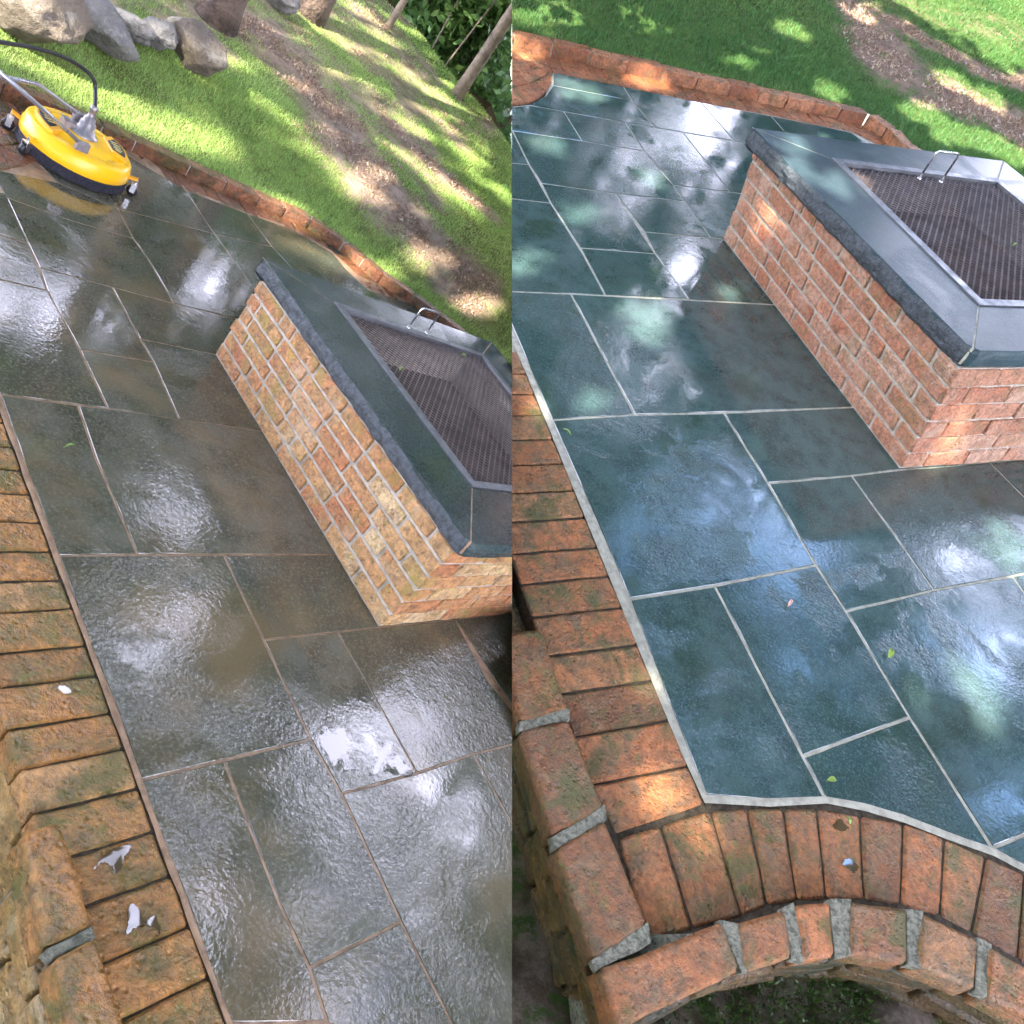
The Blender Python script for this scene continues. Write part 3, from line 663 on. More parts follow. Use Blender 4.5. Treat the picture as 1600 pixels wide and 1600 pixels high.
# ------------------------------------------------------------------ fire pits
def fire_pit(P, base, top, hb, cap_px, ht, frame_px, handle_px, mats, label, seed, size):
    """base/top: near and far px corners of the left brick face at ground and at height hb"""
    random.seed(seed)
    bn, bf = P.loc(*base[0]), P.loc(*base[1]); tn, tf = P.loc(*top[0], hb), P.loc(*top[1], hb)
    W = size
    e = empty('fire_pit', P, (bn[0] + bf[0]) / 2, bn[1] + W / 2, 0, label, 'fire pit')
    acc = Acc(P); rows = 6
    def edge(a, b, f): return a + (b - a) * f
    # left face (facing -b)
    for r in range(rows):
        f0, f1 = r / rows, (r + 1) / rows
        n0, n1, x0, x1 = edge(bn, tn, f0), edge(bn, tn, f1), edge(bf, tf, f0), edge(bf, tf, f1)
        L = np.linalg.norm(x0 - n0); s = -.1 * (r % 2)
        while s < L - .005:
            bl = .205 + random.uniform(-.012, .012) if random.random() < .85 else .1
            s0, s1 = max(0, s), min(L, s + bl)
            if L - s1 < .04: s1 = L + random.uniform(-.01, .015)
            if s1 - s0 > .02:
                t0, t1 = s0 / L, s1 / L; pr = random.uniform(.0, .0025)
                q = [np.append(edge(n0, x0, t0), hb * f0), np.append(edge(n0, x0, t1), hb * f0), np.append(edge(n1, x1, t1), hb * f1), np.append(edge(n1, x1, t0), hb * f1)]
                for v in q: v[1] -= pr
                near = (1 - t0); tone = min(1, max(0, random.random() * .75 + (.35 if (near > .8 and r >= 2) else 0)))
                acc.brick(q, (0, .09, 0), .0062, .0045, .0022, tone)
            s = s1
    # front face (facing -a)
    for r in range(rows):
        f0, f1 = r / rows, (r + 1) / rows; n0, n1 = edge(bn, tn, f0), edge(bn, tn, f1); s = -.1 * ((r + 1) % 2)
        while s < W:
            s0, s1 = max(0, s), min(W, s + .205)
            if s1 - s0 > .02:
                pr = random.uniform(0, .006)
                q = [(n0[0] - pr, n0[1] + s0, hb * f0), (n0[0] - pr, n0[1] + s1, hb * f0), (n1[0] - pr, n1[1] + s1, hb * f1), (n1[0] - pr, n1[1] + s0, hb * f1)]
                acc.brick(q, (.09, 0, 0), .004, .0045, .0035)
            s += .205
    # far and right faces
    for r in range(rows):
        f0, f1 = r / rows, (r + 1) / rows
        for k in range(7):
            y0, y1 = bf[1] + W * k / 7, bf[1] + W * (k + 1) / 7; x = edge(bf, tf, f0)[0]
            acc.brick([(x, y0, hb * f0), (x, y1, hb * f0), (x, y1, hb * f1), (x, y0, hb * f1)], (-.09, 0, 0), .004)
            x0, x1 = bn[0] + (bf[0] - bn[0]) * k / 7, bn[0] + (bf[0] - bn[0]) * (k + 1) / 7; y = bn[1] + W
            acc.brick([(x0, y, hb * f0), (x1, y, hb * f0), (x1, y, hb * f1), (x0, y, hb * f1)], (0, -.09, 0), .004)
    b_ = acc.build('brick_base', mats['brick'], e, smooth=True)
    # mortar ring behind the brick faces
    mo = Acc(P); t = .045
    def ring(off, h0, h1, f):
        a0 = edge(bn, tn, f); a1 = edge(bf, tf, f)
        return a0, a1
    lo = [bn + [.005, .0045], bf + [-.006, .0045]]; hi = [tn + [.005, .0045], tf + [-.006, .0045]]
    Wc = W - .012
    vs = [(lo[0][0], lo[0][1], .0), (lo[1][0], lo[1][1], .0), (lo[1][0], lo[1][1] + Wc, 0), (lo[0][0], lo[0][1] + Wc, 0),
          (hi[0][0], hi[0][1], hb), (hi[1][0], hi[1][1], hb), (hi[1][0], hi[1][1] + Wc, hb), (hi[0][0], hi[0][1] + Wc, hb)]
    inn_ = [(lo[0][0] + .13, lo[0][1] + .16), (lo[1][0] - .13, lo[1][1] + .16), (lo[1][0] - .13, lo[1][1] + Wc - .16), (lo[0][0] + .13, lo[0][1] + Wc - .16)]
    vs += [(x, y, hb) for x, y in inn_] + [(x, y, hb - .2) for x, y in inn_]
    vs = [tuple(v) for v in vs]; NG = 8; g0 = len(vs)
    for ii in range(NG + 1):
        for jj in range(NG + 1):
            u_, w_ = ii / NG, jj / NG; p_ = (np.array(vs[0]) * (1 - u_) + np.array(vs[1]) * u_) * (1 - w_) + (np.array(vs[4]) * (1 - u_) + np.array(vs[5]) * u_) * w_; vs.append(tuple(p_ + np.array([0, .0015 * math.sin(math.pi * u_), 0])))
    fs = [(g0 + ii * (NG + 1) + jj, g0 + (ii + 1) * (NG + 1) + jj, g0 + (ii + 1) * (NG + 1) + jj + 1, g0 + ii * (NG + 1) + jj + 1) for ii in range(NG) for jj in range(NG)] + [(1, 2, 6, 5), (2, 3, 7, 6), (3, 0, 4, 7)] + [(4 + i, 4 + (i + 1) % 4, 8 + (i + 1) % 4, 8 + i) for i in range(4)] + [(8 + i, 8 + (i + 1) % 4, 12 + (i + 1) % 4, 12 + i) for i in range(4)]
    mo.add(vs, fs); mo.build('mortar_core', M['mortar_pit'], b_, recalc=False)
    bowl = Acc(P); bowl.add([(x, y, hb - .15) for x, y in inn_], [(0, 1, 2, 3)]); bowl.build('pit_plate', M['pit_plate_dark'], e, recalc=False)  # near-black plate added under the mesh, closing the pit
    # coping slabs: outer rectangle from px, inner from frame
    cn, cf = P.loc(*cap_px[0], ht), P.loc(*cap_px[1], ht)
    fn, ff = P.loc(*frame_px[0], ht), P.loc(*frame_px[1], ht); fr = P.loc(*frame_px[2], ht)
    bR = fr[1]; oR = bR + (fn[1] - cn[1]); th = ht - hb - .001
    ch = .035
    O = [np.array([cn[0], cn[1]]), np.array([cf[0], cf[1]]), np.array([cf[0], oR]), np.array([cn[0] - .01, oR])]
    I = [np.array([fn[0], fn[1]]), np.array([ff[0], ff[1]]), np.array([ff[0] - .01, bR]), np.array([fn[0], bR])]
    sides = [[O[0] + [ch, 0], O[1], I[1], I[0], ], [O[1], O[2], I[2], I[1]], [O[2], O[3], I[3], I[2]], [O[3], O[0] + [0, ch], I[0], I[3]]]
    # mitre points for the chamfered near corner
    mid = (O[0] + [ch, 0] + O[0] + [0, ch]) / 2
    sides[0] = [mid, O[0] + [ch, 0], O[1], I[1], I[0]]; sides[3] = [O[3], O[0] + [0, ch], mid, I[0], I[3]]
    labs = [None] * 4
    for k, sp in enumerate(sides):
        ca = Acc(P); ca.poly(sp, ht, .012, .0022, .002, .3 + .2 * k, sub=.06, jit=.0008)
        co = ca.build('coping_slab', mats['cap'], e)
        # rock faced edge under the arris (irregular)
        ra = Acc(P)
        if k == 0: line = [mid, O[0] + [ch, 0], O[1]]
        elif k == 1: line = [O[1], O[2]]
        elif k == 2: line = [O[2], O[3]]
        else: line = [O[3], O[0] + [0, ch], mid]
        cen = (I[0] + I[2]) / 2; pts = []
        for i in range(len(line) - 1):
            n = max(1, int(np.linalg.norm(line[i + 1] - line[i]) / .018)); pts += [line[i] + (line[i + 1] - line[i]) * j / n for j in range(n)]
        pts.append(line[-1]); lv = 6; vs = []; rough_ = .014 if k == 0 else .006
        for i, p in enumerate(pts):
            a = pts[max(i - 1, 0)]; b = pts[min(i + 1, len(pts) - 1)]; d = nv(b - a); nn = np.array([d[1], -d[0]])
            if (cen - p) @ nn > 0: nn = -nn
            for j in range(lv):
                z = ht - .0015 - (th - .0015) * j / (lv - 1)
                bulge = math.sin(math.pi * (j / (lv - 1)) ** .8) * .008 + (rough_ * noise.noise(Vector((p[0] * 16, p[1] * 16, z * 30 + seed))) * (j > 0)) - .003 - .010 * (j == lv - 1)
                if i in (0, len(pts) - 1): bulge *= .3
                vs.append((p[0] + nn[0] * bulge, p[1] + nn[1] * bulge, z))
            vs.append((p[0] - nn[0] * .06, p[1] - nn[1] * .06, ht - th))
        m_ = lv + 1; fs = [(i * m_ + j, (i + 1) * m_ + j, (i + 1) * m_ + j + 1, i * m_ + j + 1) for i in range(len(pts) - 1) for j in range(m_ - 1)]
        ra.add(vs, fs); ra.build('rock_faced_edge', M['rockface'] if k != 3 else mats['cap'], co, smooth=False)
    for k, (o_, i_) in enumerate(((mid, I[0]), (O[1], I[1]), (O[2], I[2]), (O[3], I[3]))):
        ja = Acc(P); d = nv(i_ - o_); n_ = np.array([-d[1], d[0]]) * .0045; o2 = o_ - d * .001
        ja.add([(*(o2 - n_), ht - .0012), (*(o2 + n_), ht - .0012), (*(i_ + n_), ht - .0012), (*(i_ - n_), ht - .0012),
                (*(o2 - n_ ), hb + .01), (*(o2 + n_), hb + .01)], [(0, 1, 2, 3), (0, 1, 5, 4)])
        ja.build('cap_joint', mats['joint'], e, recalc=False)
    # stainless frame: flat strip + inner lip
    fa = Acc(P); fw = .034; z = ht + .005
    Ii = [I[0] + [fw, fw], I[1] + [-fw, fw], I[2] + [-fw, -fw], I[3] + [fw, -fw]]
    for k in range(4):
        j = (k + 1) % 4; o0, o1, i1, i0 = I[k], I[j], Ii[j], Ii[k]
        fa.add([(*o0, z), (*o1, z), (*i1, z), (*i0, z), (*o0, z - .02), (*o1, z - .02), (*i1, z - .03), (*i0, z - .03)], [(0, 1, 2, 3), (0, 4, 5, 1), (3, 2, 6, 7)])
    scr = empty_child('screen_lid', e, P, (I[0][0] + I[2][0]) / 2, (I[0][1] + I[2][1]) / 2, ht)
    fa.build('steel_frame', M['steel'], scr)
    # expanded metal mesh: two families of thin strands
    ma = Acc(P); x0, y0 = Ii[0]; x1, y1 = Ii[2]; zz = ht - .010; p_ = .036; sw = .0028; k_ = 1.0
    def strand(c, sgn):
        # line y = c + sgn*x/k_ ; clip to rectangle
        xs = []
        for x in (x0, x1): xs.append(x)
        if sgn > 0: lo_, hi_ = (y0 - c) * k_, (y1 - c) * k_
        else: lo_, hi_ = (c - y1) * k_, (c - y0) * k_
        a, b = max(x0, lo_), min(x1, hi_)
        if b - a < .01: return
        pa, pb = np.array([a, c + sgn * a / k_]), np.array([b, c + sgn * b / k_]); d = nv(pb - pa); n_ = np.array([-d[1], d[0]]) * sw
        dz = .0016 * sgn
        ma.add([(*(pa - n_), zz + dz - .001), (*(pa + n_), zz + dz + .002), (*(pb + n_), zz + dz + .002), (*(pb - n_), zz + dz - .001), (*(pa + n_), zz - .002 + dz), (*(pb + n_), zz - .002 + dz)], [(0, 1, 2, 3), (1, 4, 5, 2)])
    c = y0 - x1 / k_
    while c < y1 + x1 / k_:
        strand(c, 1); strand(c, -1); c += p_ * .95
    ma.build('wire_mesh', M['mesh'], scr, recalc=False)
    # lifting handle
    ha = Acc(P); (l0, l1, hh) = handle_px
    p0, p1 = P.loc(*l0, z), P.loc(*l1, z); up = np.array([0, 0, 1.]); q0, q1 = np.append(p0, z), np.append(p1, z); d = q1 - q0; L = np.linalg.norm(d); d /= L; r_ = .012
    path = [q0, q0 + up * (hh - r_), q0 + up * (hh - r_ * .3) + d * r_ * .3, q0 + up * hh + d * r_, q1 + up * hh - d * r_, q1 + up * (hh - r_ * .3) - d * r_ * .3, q1 + up * (hh - r_), q1]
    ha.tube(path, .0042, 10); ha.lathe(q0, [(.009, 0), (.009, .004), (.004, .005)], 12); ha.lathe(q1, [(.009, 0), (.009, .004), (.004, .005)], 12)
    ha.build('handle', M['chrome'], scr, smooth=True)
    return e
def empty_child(name, par, P, a, b, h):
    o = bpy.data.objects.new(name, None); COL.objects.link(o); o.parent = par
    o.location = Vector(P.world([a, b, h])[0]) - parent_world(par); return o
fire_pit(RP, [(1405, 733), (1130, 374)], [(1497, 577), (1183, 222)], .43, [(1520, 549), (1176, 199)], .505, [(1530, 478), (1299, 248), (1578, 297)],
         ((1436, 279), (1470, 284), .12), dict(brick=M['pit_r'], cap=M['cap_r'], joint=M['mortar_r']),
         'square brick fire pit with blue stone top and mesh screen on the blue-green patio', 3, 1.36)
fire_pit(LP, [(591, 980), (335, 552)], [(711, 862), (408, 436)], .40, [(735, 852), (411, 402)], .47, [(738, 762), (522, 472), (748, 546)],
         ((638, 512), (666, 520), .115), dict(brick=M['pit_l'], cap=M['cap_l'], joint=M['mortar_l']),
         'square brick fire pit with yellowed side and dark wet top on the grey patio', 5, 1.36)

def wp_(P, px, py, h): return P.world([P.l3(px, py, h)])[0]
def refl(P, x, y):
    o = wp_(P, x, y, 0); d = nv(o - CAM); return o, d - 2 * (d @ P.WN) * P.WN
OPEN = [refl(P, x, y) + (r * (1.3 if P is LP and y > 740 else 1.),) for P, x, y, r in [(LP, 345, 455, .6), (LP, 385, 470, .45), (LP, 270, 815, .7), (LP, 250, 770, .45), (LP, 215, 1000, .6), (LP, 300, 960, .5), (LP, 700, 1080, 1.2), (LP, 790, 1060, .7), (LP, 650, 1270, .9), (LP, 600, 1340, .6), (LP, 640, 1420, .7),
   (LP, 520, 1160, .6), (LP, 580, 1190, .6), (LP, 310, 1440, .6), (LP, 170, 1345, 1.0), (LP, 225, 1440, 1.0), (LP, 470, 1450, .5), (LP, 600, 1560, .5), (LP, 100, 1077, .4), (LP, 100, 500, .6), (LP, 20, 470, .5),
   (RP, 970, 860, .6), (RP, 1020, 870, .35), (RP, 1180, 775, .55), (RP, 1210, 900, .4), (RP, 1250, 790, .4), (RP, 1540, 890, 1.0), (RP, 1580, 1010, .9), (RP, 1480, 870, .6), (RP, 1350, 1090, .5), (RP, 1550, 980, .5), (RP, 1330, 1350, .5), (RP, 810, 480, .45), (RP, 1080, 1110, .6), (RP, 930, 600, .5), (RP, 1560, 1250, .7), (RP, 1450, 1000, .5)]]
def open_ok(p, fuzz=.30):  # cuts leaves along mirror rays so bright sky shows in the stone
    ok = np.ones(len(p), bool)
    nz = np.array([noise.noise(Vector(q_) * 1.1) + .6 * noise.noise(Vector(q_) * 2.7) for q_ in p])
    for o_, d_, r_ in OPEN:
        q = p - o_; t = q @ d_; ok &= np.linalg.norm(q - t[:, None] * d_, axis=1) + fuzz * RNG.normal(size=len(p)) > r_ * np.clip(t / 14, .35, 1.1) * (.85 + 1.5 * nz)
    return ok
def out_of_view(p, m=45):
    c = (p - CAM) @ ROT; x = c[:, 0] / c[:, 2] * F + 800; y = c[:, 1] / c[:, 2] * F + 800
    return ~((c[:, 2] > 0) & (x > -m) & (x < 1600 + m) & (y > -m) & (y < 1600 + m))
# ------------------------------------------------------------------ lawns
random.seed(21)
def lawn_h(P, a, b):
    a = np.asarray(a, float); b = np.asarray(b, float)
    h = .06 + .15 * (a - 4.3) + .1 * (b - 2) if P is LP else .06 + .1 * (a - 4.3)
    d = dist_seg(a, b, KL if P is LP else KR); w = np.clip(d / 1.1, 0, 1); w = w * w * (3 - 2 * w)
    return .052 * (1 - w) + h * w
def in_poly(x, y, poly):
    c = np.zeros(x.shape, bool); n = len(poly)
    for i in range(n):
        x1, y1 = poly[i]; x2, y2 = poly[(i + 1) % n]
        cond = ((y1 > y) != (y2 > y)) & (x < (x2 - x1) * (y - y1) / (y2 - y1 + 1e-12) + x1); c ^= cond
    return c
def dist_seg(x, y, pl):
    best = np.full(x.shape, 1e9)
    for i in range(len(pl) - 1):
        p, q = np.array(pl[i]), np.array(pl[i + 1]); d = q - p; t = np.clip(((x - p[0]) * d[0] + (y - p[1]) * d[1]) / (d @ d), 0, 1)
        best = np.minimum(best, np.hypot(x - p[0] - t * d[0], y - p[1] - t * d[1]))
    return best
def vnoise(x, y, sc, seed=0):
    # smooth lattice noise in numpy
    r = np.random.default_rng(seed).random((256, 256)); X, Y = x * sc + 1000, y * sc + 1000
    xi, yi = np.floor(X).astype(int), np.floor(Y).astype(int); fx, fy = X - xi, Y - yi; fx = fx * fx * (3 - 2 * fx); fy = fy * fy * (3 - 2 * fy)
    g = lambda i, j: r[i % 256, j % 256]
    return (g(xi, yi) * (1 - fx) + g(xi + 1, yi) * fx) * (1 - fy) + (g(xi, yi + 1) * (1 - fx) + g(xi + 1, yi + 1) * fx) * fy
def fbm(x, y, sc, seed=0): return (vnoise(x, y, sc, seed) + .5 * vnoise(x, y, sc * 2.1, seed + 1) + .25 * vnoise(x, y, sc * 4.3, seed + 2)) / 1.75

def slp(P, x, y):
    return P.slope(x, y, .06, .15, .1, 4.3, 2)[:2] if P is LP else P.slope(x, y, .06, .1, 0, 4.3, 0)[:2]
KL = [(4.375, -3.), (4.375, 3.28)] + [(p[0] + .08, p[1] + .08) for p in kl[7:-1]] + [(2.2, kl[-2][1] + 1.4)]
KR = [(p[0] + .11, p[1]) for p in kr[:6]] + [(kr[6][0] + .1, kr[6][1] + .06)] + [(p[0] + .07, p[1] + .09) for p in kr[7:9]] + [(2.0, kr[8][1] + 1.0)]
KR = [(KR[0][0] + .3, -3.)] + KR
# bare earth: polylines in px with half width in metres
DIRT = {LP: [([(490, 130), (540, 220), (600, 290), (660, 350), (740, 430)], .34), ([(400, 50), (470, 110), (520, 170)], .40), ([(600, 190), (680, 260), (760, 330)], .16)],
        RP: [([(1320, 0), (1370, 60), (1430, 120), (1500, 160), (1600, 200)], .33), ([(1400, 40), (1500, 100), (1600, 130)], .18), ([(1440, 150), (1520, 190)], .12)]}
def dirt_mask(P, a, b):
    v = np.zeros(a.shape)
    a = a + .35 * (fbm(a, b, 1.9, 61) - .5); b = b + .35 * (fbm(a, b, 1.9, 71) - .5)
    for pl, w in DIRT[P]:
        d = dist_seg(a, b, [tuple(slp(P, *q)) for q in pl]); v = np.maximum(v, np.clip(1.1 - d / w * .6, 0, 1))
    if P is LP: v = np.maximum(v, .55 * np.clip((fbm(a, b, 1.1, 4) - .38) * 6, 0, 1) * np.clip((dist_seg(a, b, KL) - .8) * 2, 0, 1))
    else: v = np.maximum(v, .4 * np.clip((fbm(a, b, 1.3, 9) - .45) * 6, 0, 1) * np.clip((a - 5.2) * 1.3, 0, 1))
    return v
WOODL = [tuple(slp(LP, *q)) for q in [(540, -60), (600, 0), (650, 45), (700, 110), (760, 175), (800, 235), (860, 300)]]
def resample(pl, n):
    pl = [np.array(p, float) for p in pl]; seg = [np.linalg.norm(pl[i + 1] - pl[i]) for i in range(len(pl) - 1)]; cum = np.cumsum([0] + seg); out = []
    for t in np.linspace(0, cum[-1], n):
        i = min(max(np.searchsorted(cum, t, 'right') - 1, 0), len(seg) - 1); out.append(pl[i] + (pl[i + 1] - pl[i]) * (t - cum[i]) / seg[i])
    return np.array(out)
def lawn(P, inner, outer, mat, label, n=260, m=120):
    I, O = resample(inner, n), resample(outer, n); T = np.linspace(0, 1, m)[:, None, None] ** 1.3
    G = I[None] * (1 - T) + O[None] * T; A, B = G[..., 0], G[..., 1]
    H = lawn_h(P, A, B) + (fbm(A, B, 1.7, 3) - .5) * .05; dm = dirt_mask(P, A, B)
    vs = np.stack([A, B, H], -1).reshape(-1, 3); fs = []; at = []
    for i in range(m - 1):
        for j in range(n - 1): fs.append((i * n + j, i * n + j + 1, (i + 1) * n + j + 1, (i + 1) * n + j)); at.append(float(dm[i, j]))
    o = link_mesh('lawn', P.world(vs), fs, mat, None, P.side, True, {'dirt': at}, False); top_structure(o, label, 'lawn'); return o
regL = KL + [(3.2, 8.5)] + WOODL[::-1] + [(10.5, 3.), (10.5, -3.)]
regR = KR + [(2.0, 9.), (9., 11.), (10.5, -3.)]
def inw(pl, d): return [(p[0] - d, p[1] - d * .3) for p in pl]
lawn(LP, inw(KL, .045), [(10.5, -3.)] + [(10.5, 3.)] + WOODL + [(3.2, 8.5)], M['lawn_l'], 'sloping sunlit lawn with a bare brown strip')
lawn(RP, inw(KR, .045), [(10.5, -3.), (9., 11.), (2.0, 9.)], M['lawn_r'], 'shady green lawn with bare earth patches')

def blades_mesh(name, P, pts, hgt, wid, tones, mat, lean=.5, side_clip=True, parent=None):
    n = len(pts); ang = RNG.random(n) * 2 * np.pi; la = RNG.random(n) * 2 * np.pi; ln = RNG.random(n) * lean
    dx = np.stack([np.cos(ang), np.sin(ang), np.zeros(n)], 1) * wid[:, None]
    tip = np.stack([np.cos(la) * ln * hgt, np.sin(la) * ln * hgt, hgt * (1 - .35 * ln)], 1)
    v = np.stack([pts - dx, pts + dx, pts + tip], 1); w = P.world(v.reshape(-1, 3)).reshape(n, 3, 3)
    if side_clip:
        x = ((w - CAM) @ SEAM) * P.side; ok = (x > 0).all(1); w = w[ok]; tones = tones[ok]; n = len(w)
    me = bpy.data.meshes.new(name); me.vertices.add(n * 3); me.loops.add(n * 3); me.polygons.add(n)
    me.vertices.foreach_set('co', w.reshape(-1).astype(np.float32)); me.loops.foreach_set('vertex_index', np.arange(n * 3, dtype=np.int32))
    me.polygons.foreach_set('loop_start', np.arange(0, n * 3, 3, dtype=np.int32)); me.polygons.foreach_set('loop_total', np.full(n, 3, np.int32))
    me.update(); at = me.attributes.new('tone', 'FLOAT', 'FACE'); at.data.foreach_set('value', tones.astype(np.float32))
    me.materials.append(mat); o = bpy.data.objects.new(name, me); COL.objects.link(o)
    return o
def grass(P, poly, n, mat, label, amax, seed, keepout=()):
    xs = [p[0] for p in poly]; ys = [p[1] for p in poly]
    a = RNG.uniform(min(xs), min(max(xs), amax), n * 6); b = RNG.uniform(max(min(ys), -.5), min(max(ys), 9.5), n * 6)
    ok = in_poly(a, b, poly); a, b = a[ok], b[ok]
    w = P.world(np.stack([a, b, lawn_h(P, a, b)], 1)); c = (w - CAM) @ ROT      # camera coords
    px = c[:, 0] / c[:, 2] * F + 800; py = c[:, 1] / c[:, 2] * F + 800
    vis = (px > -120) & (px < 1720) & (py > -120) & (c[:, 2] > 0) & ((c[:, 0] * P.side) > -.2)
    a, b, c = a[vis], b[vis], c[vis]
    d = np.linalg.norm(c, axis=1); dm = dirt_mask(P, a, b) + (fbm(a, b, 5, seed + 3) - .5) * 1.3
    keep = RNG.random(len(a)) < np.minimum(1, (4.2 / d) ** 1.3) * np.clip(1.25 - 1.5 * np.clip(dm, 0, 1), .02, 1)
    for (ka, kb, kr_) in keepout: keep &= np.hypot(a - ka, b - kb) > kr_
    a, b, d, dm = a[keep][:n], b[keep][:n], d[keep][:n], dm[keep][:n]; m_ = len(a)
    h = lawn_h(P, a, b) + (fbm(a, b, 1.7, 3) - .5) * .05 - .004
    tall = .6 + .9 * fbm(a, b, 2.3, seed); hg = (.012 + .034 * RNG.random(m_) ** 1.6) * tall * np.clip(1.1 - .5 * np.clip(dm, 0, 1), .4, 1)
    wd = .0021 * np.clip(d / 4, 1, 2.4) * (.7 + .6 * RNG.random(m_))
    tn = np.clip(.1 + .6 * RNG.random(m_) * .8 + .75 * (fbm(a, b, 1.4, seed + 7) - .45) + .35 * np.clip(dm, 0, 1), 0, 1)
    o = blades_mesh('grass', P, np.stack([a, b, h], 1), hg, wd, tn, mat, .9); tag(o, label, 'grass', kind='stuff'); print('grass', m_)
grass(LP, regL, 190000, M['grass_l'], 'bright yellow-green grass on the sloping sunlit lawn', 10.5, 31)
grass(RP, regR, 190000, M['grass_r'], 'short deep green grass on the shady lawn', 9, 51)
def bits(P, n, mat, label, name, seed):
    poly = regL if P is LP else regR; a = RNG.uniform(3., 9.5, n * 8); b = RNG.uniform(1.5, 9, n * 8); ok = in_poly(a, b, poly) & (dirt_mask(P, a, b) + (fbm(a, b, 5, seed) - .5) * 1.2 > .78)
    a, b = a[ok][:n], b[ok][:n]; k = len(a); h = lawn_h(P, a, b) + (fbm(a, b, 1.7, 3) - .5) * .05 + .002
    o = blades_mesh(name, P, np.stack([a, b, h], 1), .012 + .02 * RNG.random(k), .004 + .007 * RNG.random(k), RNG.random(k), mat, 1.6); tag(o, label, 'mulch', kind='stuff')
bits(LP, 22000, M['litterbits'], 'dry wood chips and leaf litter on the bare strip of the sunlit lawn', 'leaf_litter', 5)
bits(RP, 16000, M['litterbits'], 'dry leaf litter on the earth patches of the shady lawn', 'leaf_litter', 6)

# ------------------------------------------------------------------ boulders
def rock(P, base_px, w_px, h_px, label, mat, seed, rot=0., squash=.8, flat=.68, ang=None):
    a, b, h = P.slope(*base_px, .06, .15, .1, 4.3, 2)
    wp = P.world([a, b, h])[0]; c = (wp - CAM) @ ROT; s = c[2] / F; w, hh = w_px * s / 2, h_px * s / 2
    bm = bmesh.new(); bmesh.ops.create_icosphere(bm, subdivisions=5, radius=1)
    rnd = random.Random(seed); planes = [(Vector((rnd.gauss(0, 1), rnd.gauss(0, 1), rnd.gauss(0, 1))).normalized(), rnd.uniform(flat, .95)) for _ in range(14)]
    # image axes at this place: long axis in the picture and the terrace's up
    th = math.radians(rot); ex = Vector(Wv([math.cos(th), math.sin(th), 0])); ey = Vector(Wv([math.sin(th), -math.cos(th), 0])); ez = Vector(Wv([0, 0, 1]))
    for v in bm.verts:
        p = v.co.copy()
        for n_, d_ in planes:
            k = p.dot(n_)
            if k > d_: p -= n_ * (k - d_) * .92
        q = p * 1.7 + Vector((seed, 0, 0)); p *= 1 + .16 * noise.noise(q) + .07 * noise.noise(q * 3) + .03 * noise.noise(q * 8)
        v.co = ex * p.x * w + ey * p.y * hh + ez * p.z * (w + hh) / 2 * squash
    me = bpy.data.meshes.new('boulder'); bm.to_mesh(me); bm.free(); me.materials.append(mat)
    me.polygons.foreach_set('use_smooth', [True] * len(me.polygons))
    o = bpy.data.objects.new('boulder', me); COL.objects.link(o)
    up = LP.WN * hh * .72
    o.location = wp + up; tag(o, label, 'boulder', 'boulders along the top of the lawn'); return o
rock(LP, (34, 50), 178, 110, 'huge brown boulder at the upper left corner above the lawn', M['stone'], 11, 12)
rock(LP, (150, 66), 136, 76, 'long slanting grey-brown boulder next to the huge brown one', M['stone_grey'], 23, 48)
rock(LP, (200, 56), 86, 42, 'small pale grey boulder behind the slanting one', M['stone_grey'], 5, 32)
rock(LP, (240, 70), 60, 46, 'small round grey boulder between two larger ones', M['stone_grey'], 41, 15)
rock(LP, (297, 98), 96, 74, 'blocky pinkish boulder, last of the row above the lawn', M['stone'], 8, 25, .8, .6)
rock(LP, (283, 52), 54, 28, 'dark low boulder behind the row beside the big tree trunk', M['stone_grey'], 19, 15)
rock(LP, (432, 12), 62, 40, 'dark brown rock near the second tree trunk at the top', M['stone_grey'], 29, 25)

# ------------------------------------------------------------------ trees and woods
def leaf_quads(name, centers, size, tones, mat, parent=None, side=0):
    n = len(centers); u = RNG.normal(size=(n, 3)); u /= np.linalg.norm(u, axis=1)[:, None]; t = RNG.normal(size=(n, 3)); v = np.cross(u, t); v /= np.linalg.norm(v, axis=1)[:, None]
    s = (size * (.6 + .8 * RNG.random(n)))[:, None] if not hasattr(size, 'shape') else size[:, None]
    q = np.stack([centers - u * s, centers - v * s * .45, centers + u * s, centers + v * s * .45], 1)
    if side:
        x = ((q - CAM) @ SEAM) * side; ok = (x > 0).all(1); q = q[ok]; tones = tones[ok]; n = len(q)
    org = np.array(parent_world(parent)) if parent is not None else np.zeros(3); q = q - org
    me = bpy.data.meshes.new(name); me.vertices.add(n * 4); me.loops.add(n * 4); me.polygons.add(n)
    me.vertices.foreach_set('co', q.reshape(-1).astype(np.float32)); me.loops.foreach_set('vertex_index', np.arange(n * 4, dtype=np.int32))
    me.polygons.foreach_set('loop_start', np.arange(0, n * 4, 4, dtype=np.int32)); me.polygons.foreach_set('loop_total', np.full(n, 4, np.int32))
    me.update(); at = me.attributes.new('tone', 'FLOAT', 'FACE'); at.data.foreach_set('value', tones.astype(np.float32)); me.materials.append(mat)
    o = bpy.data.objects.new(name, me); COL.objects.link(o)
    if parent is not None: o.parent = parent
    return o
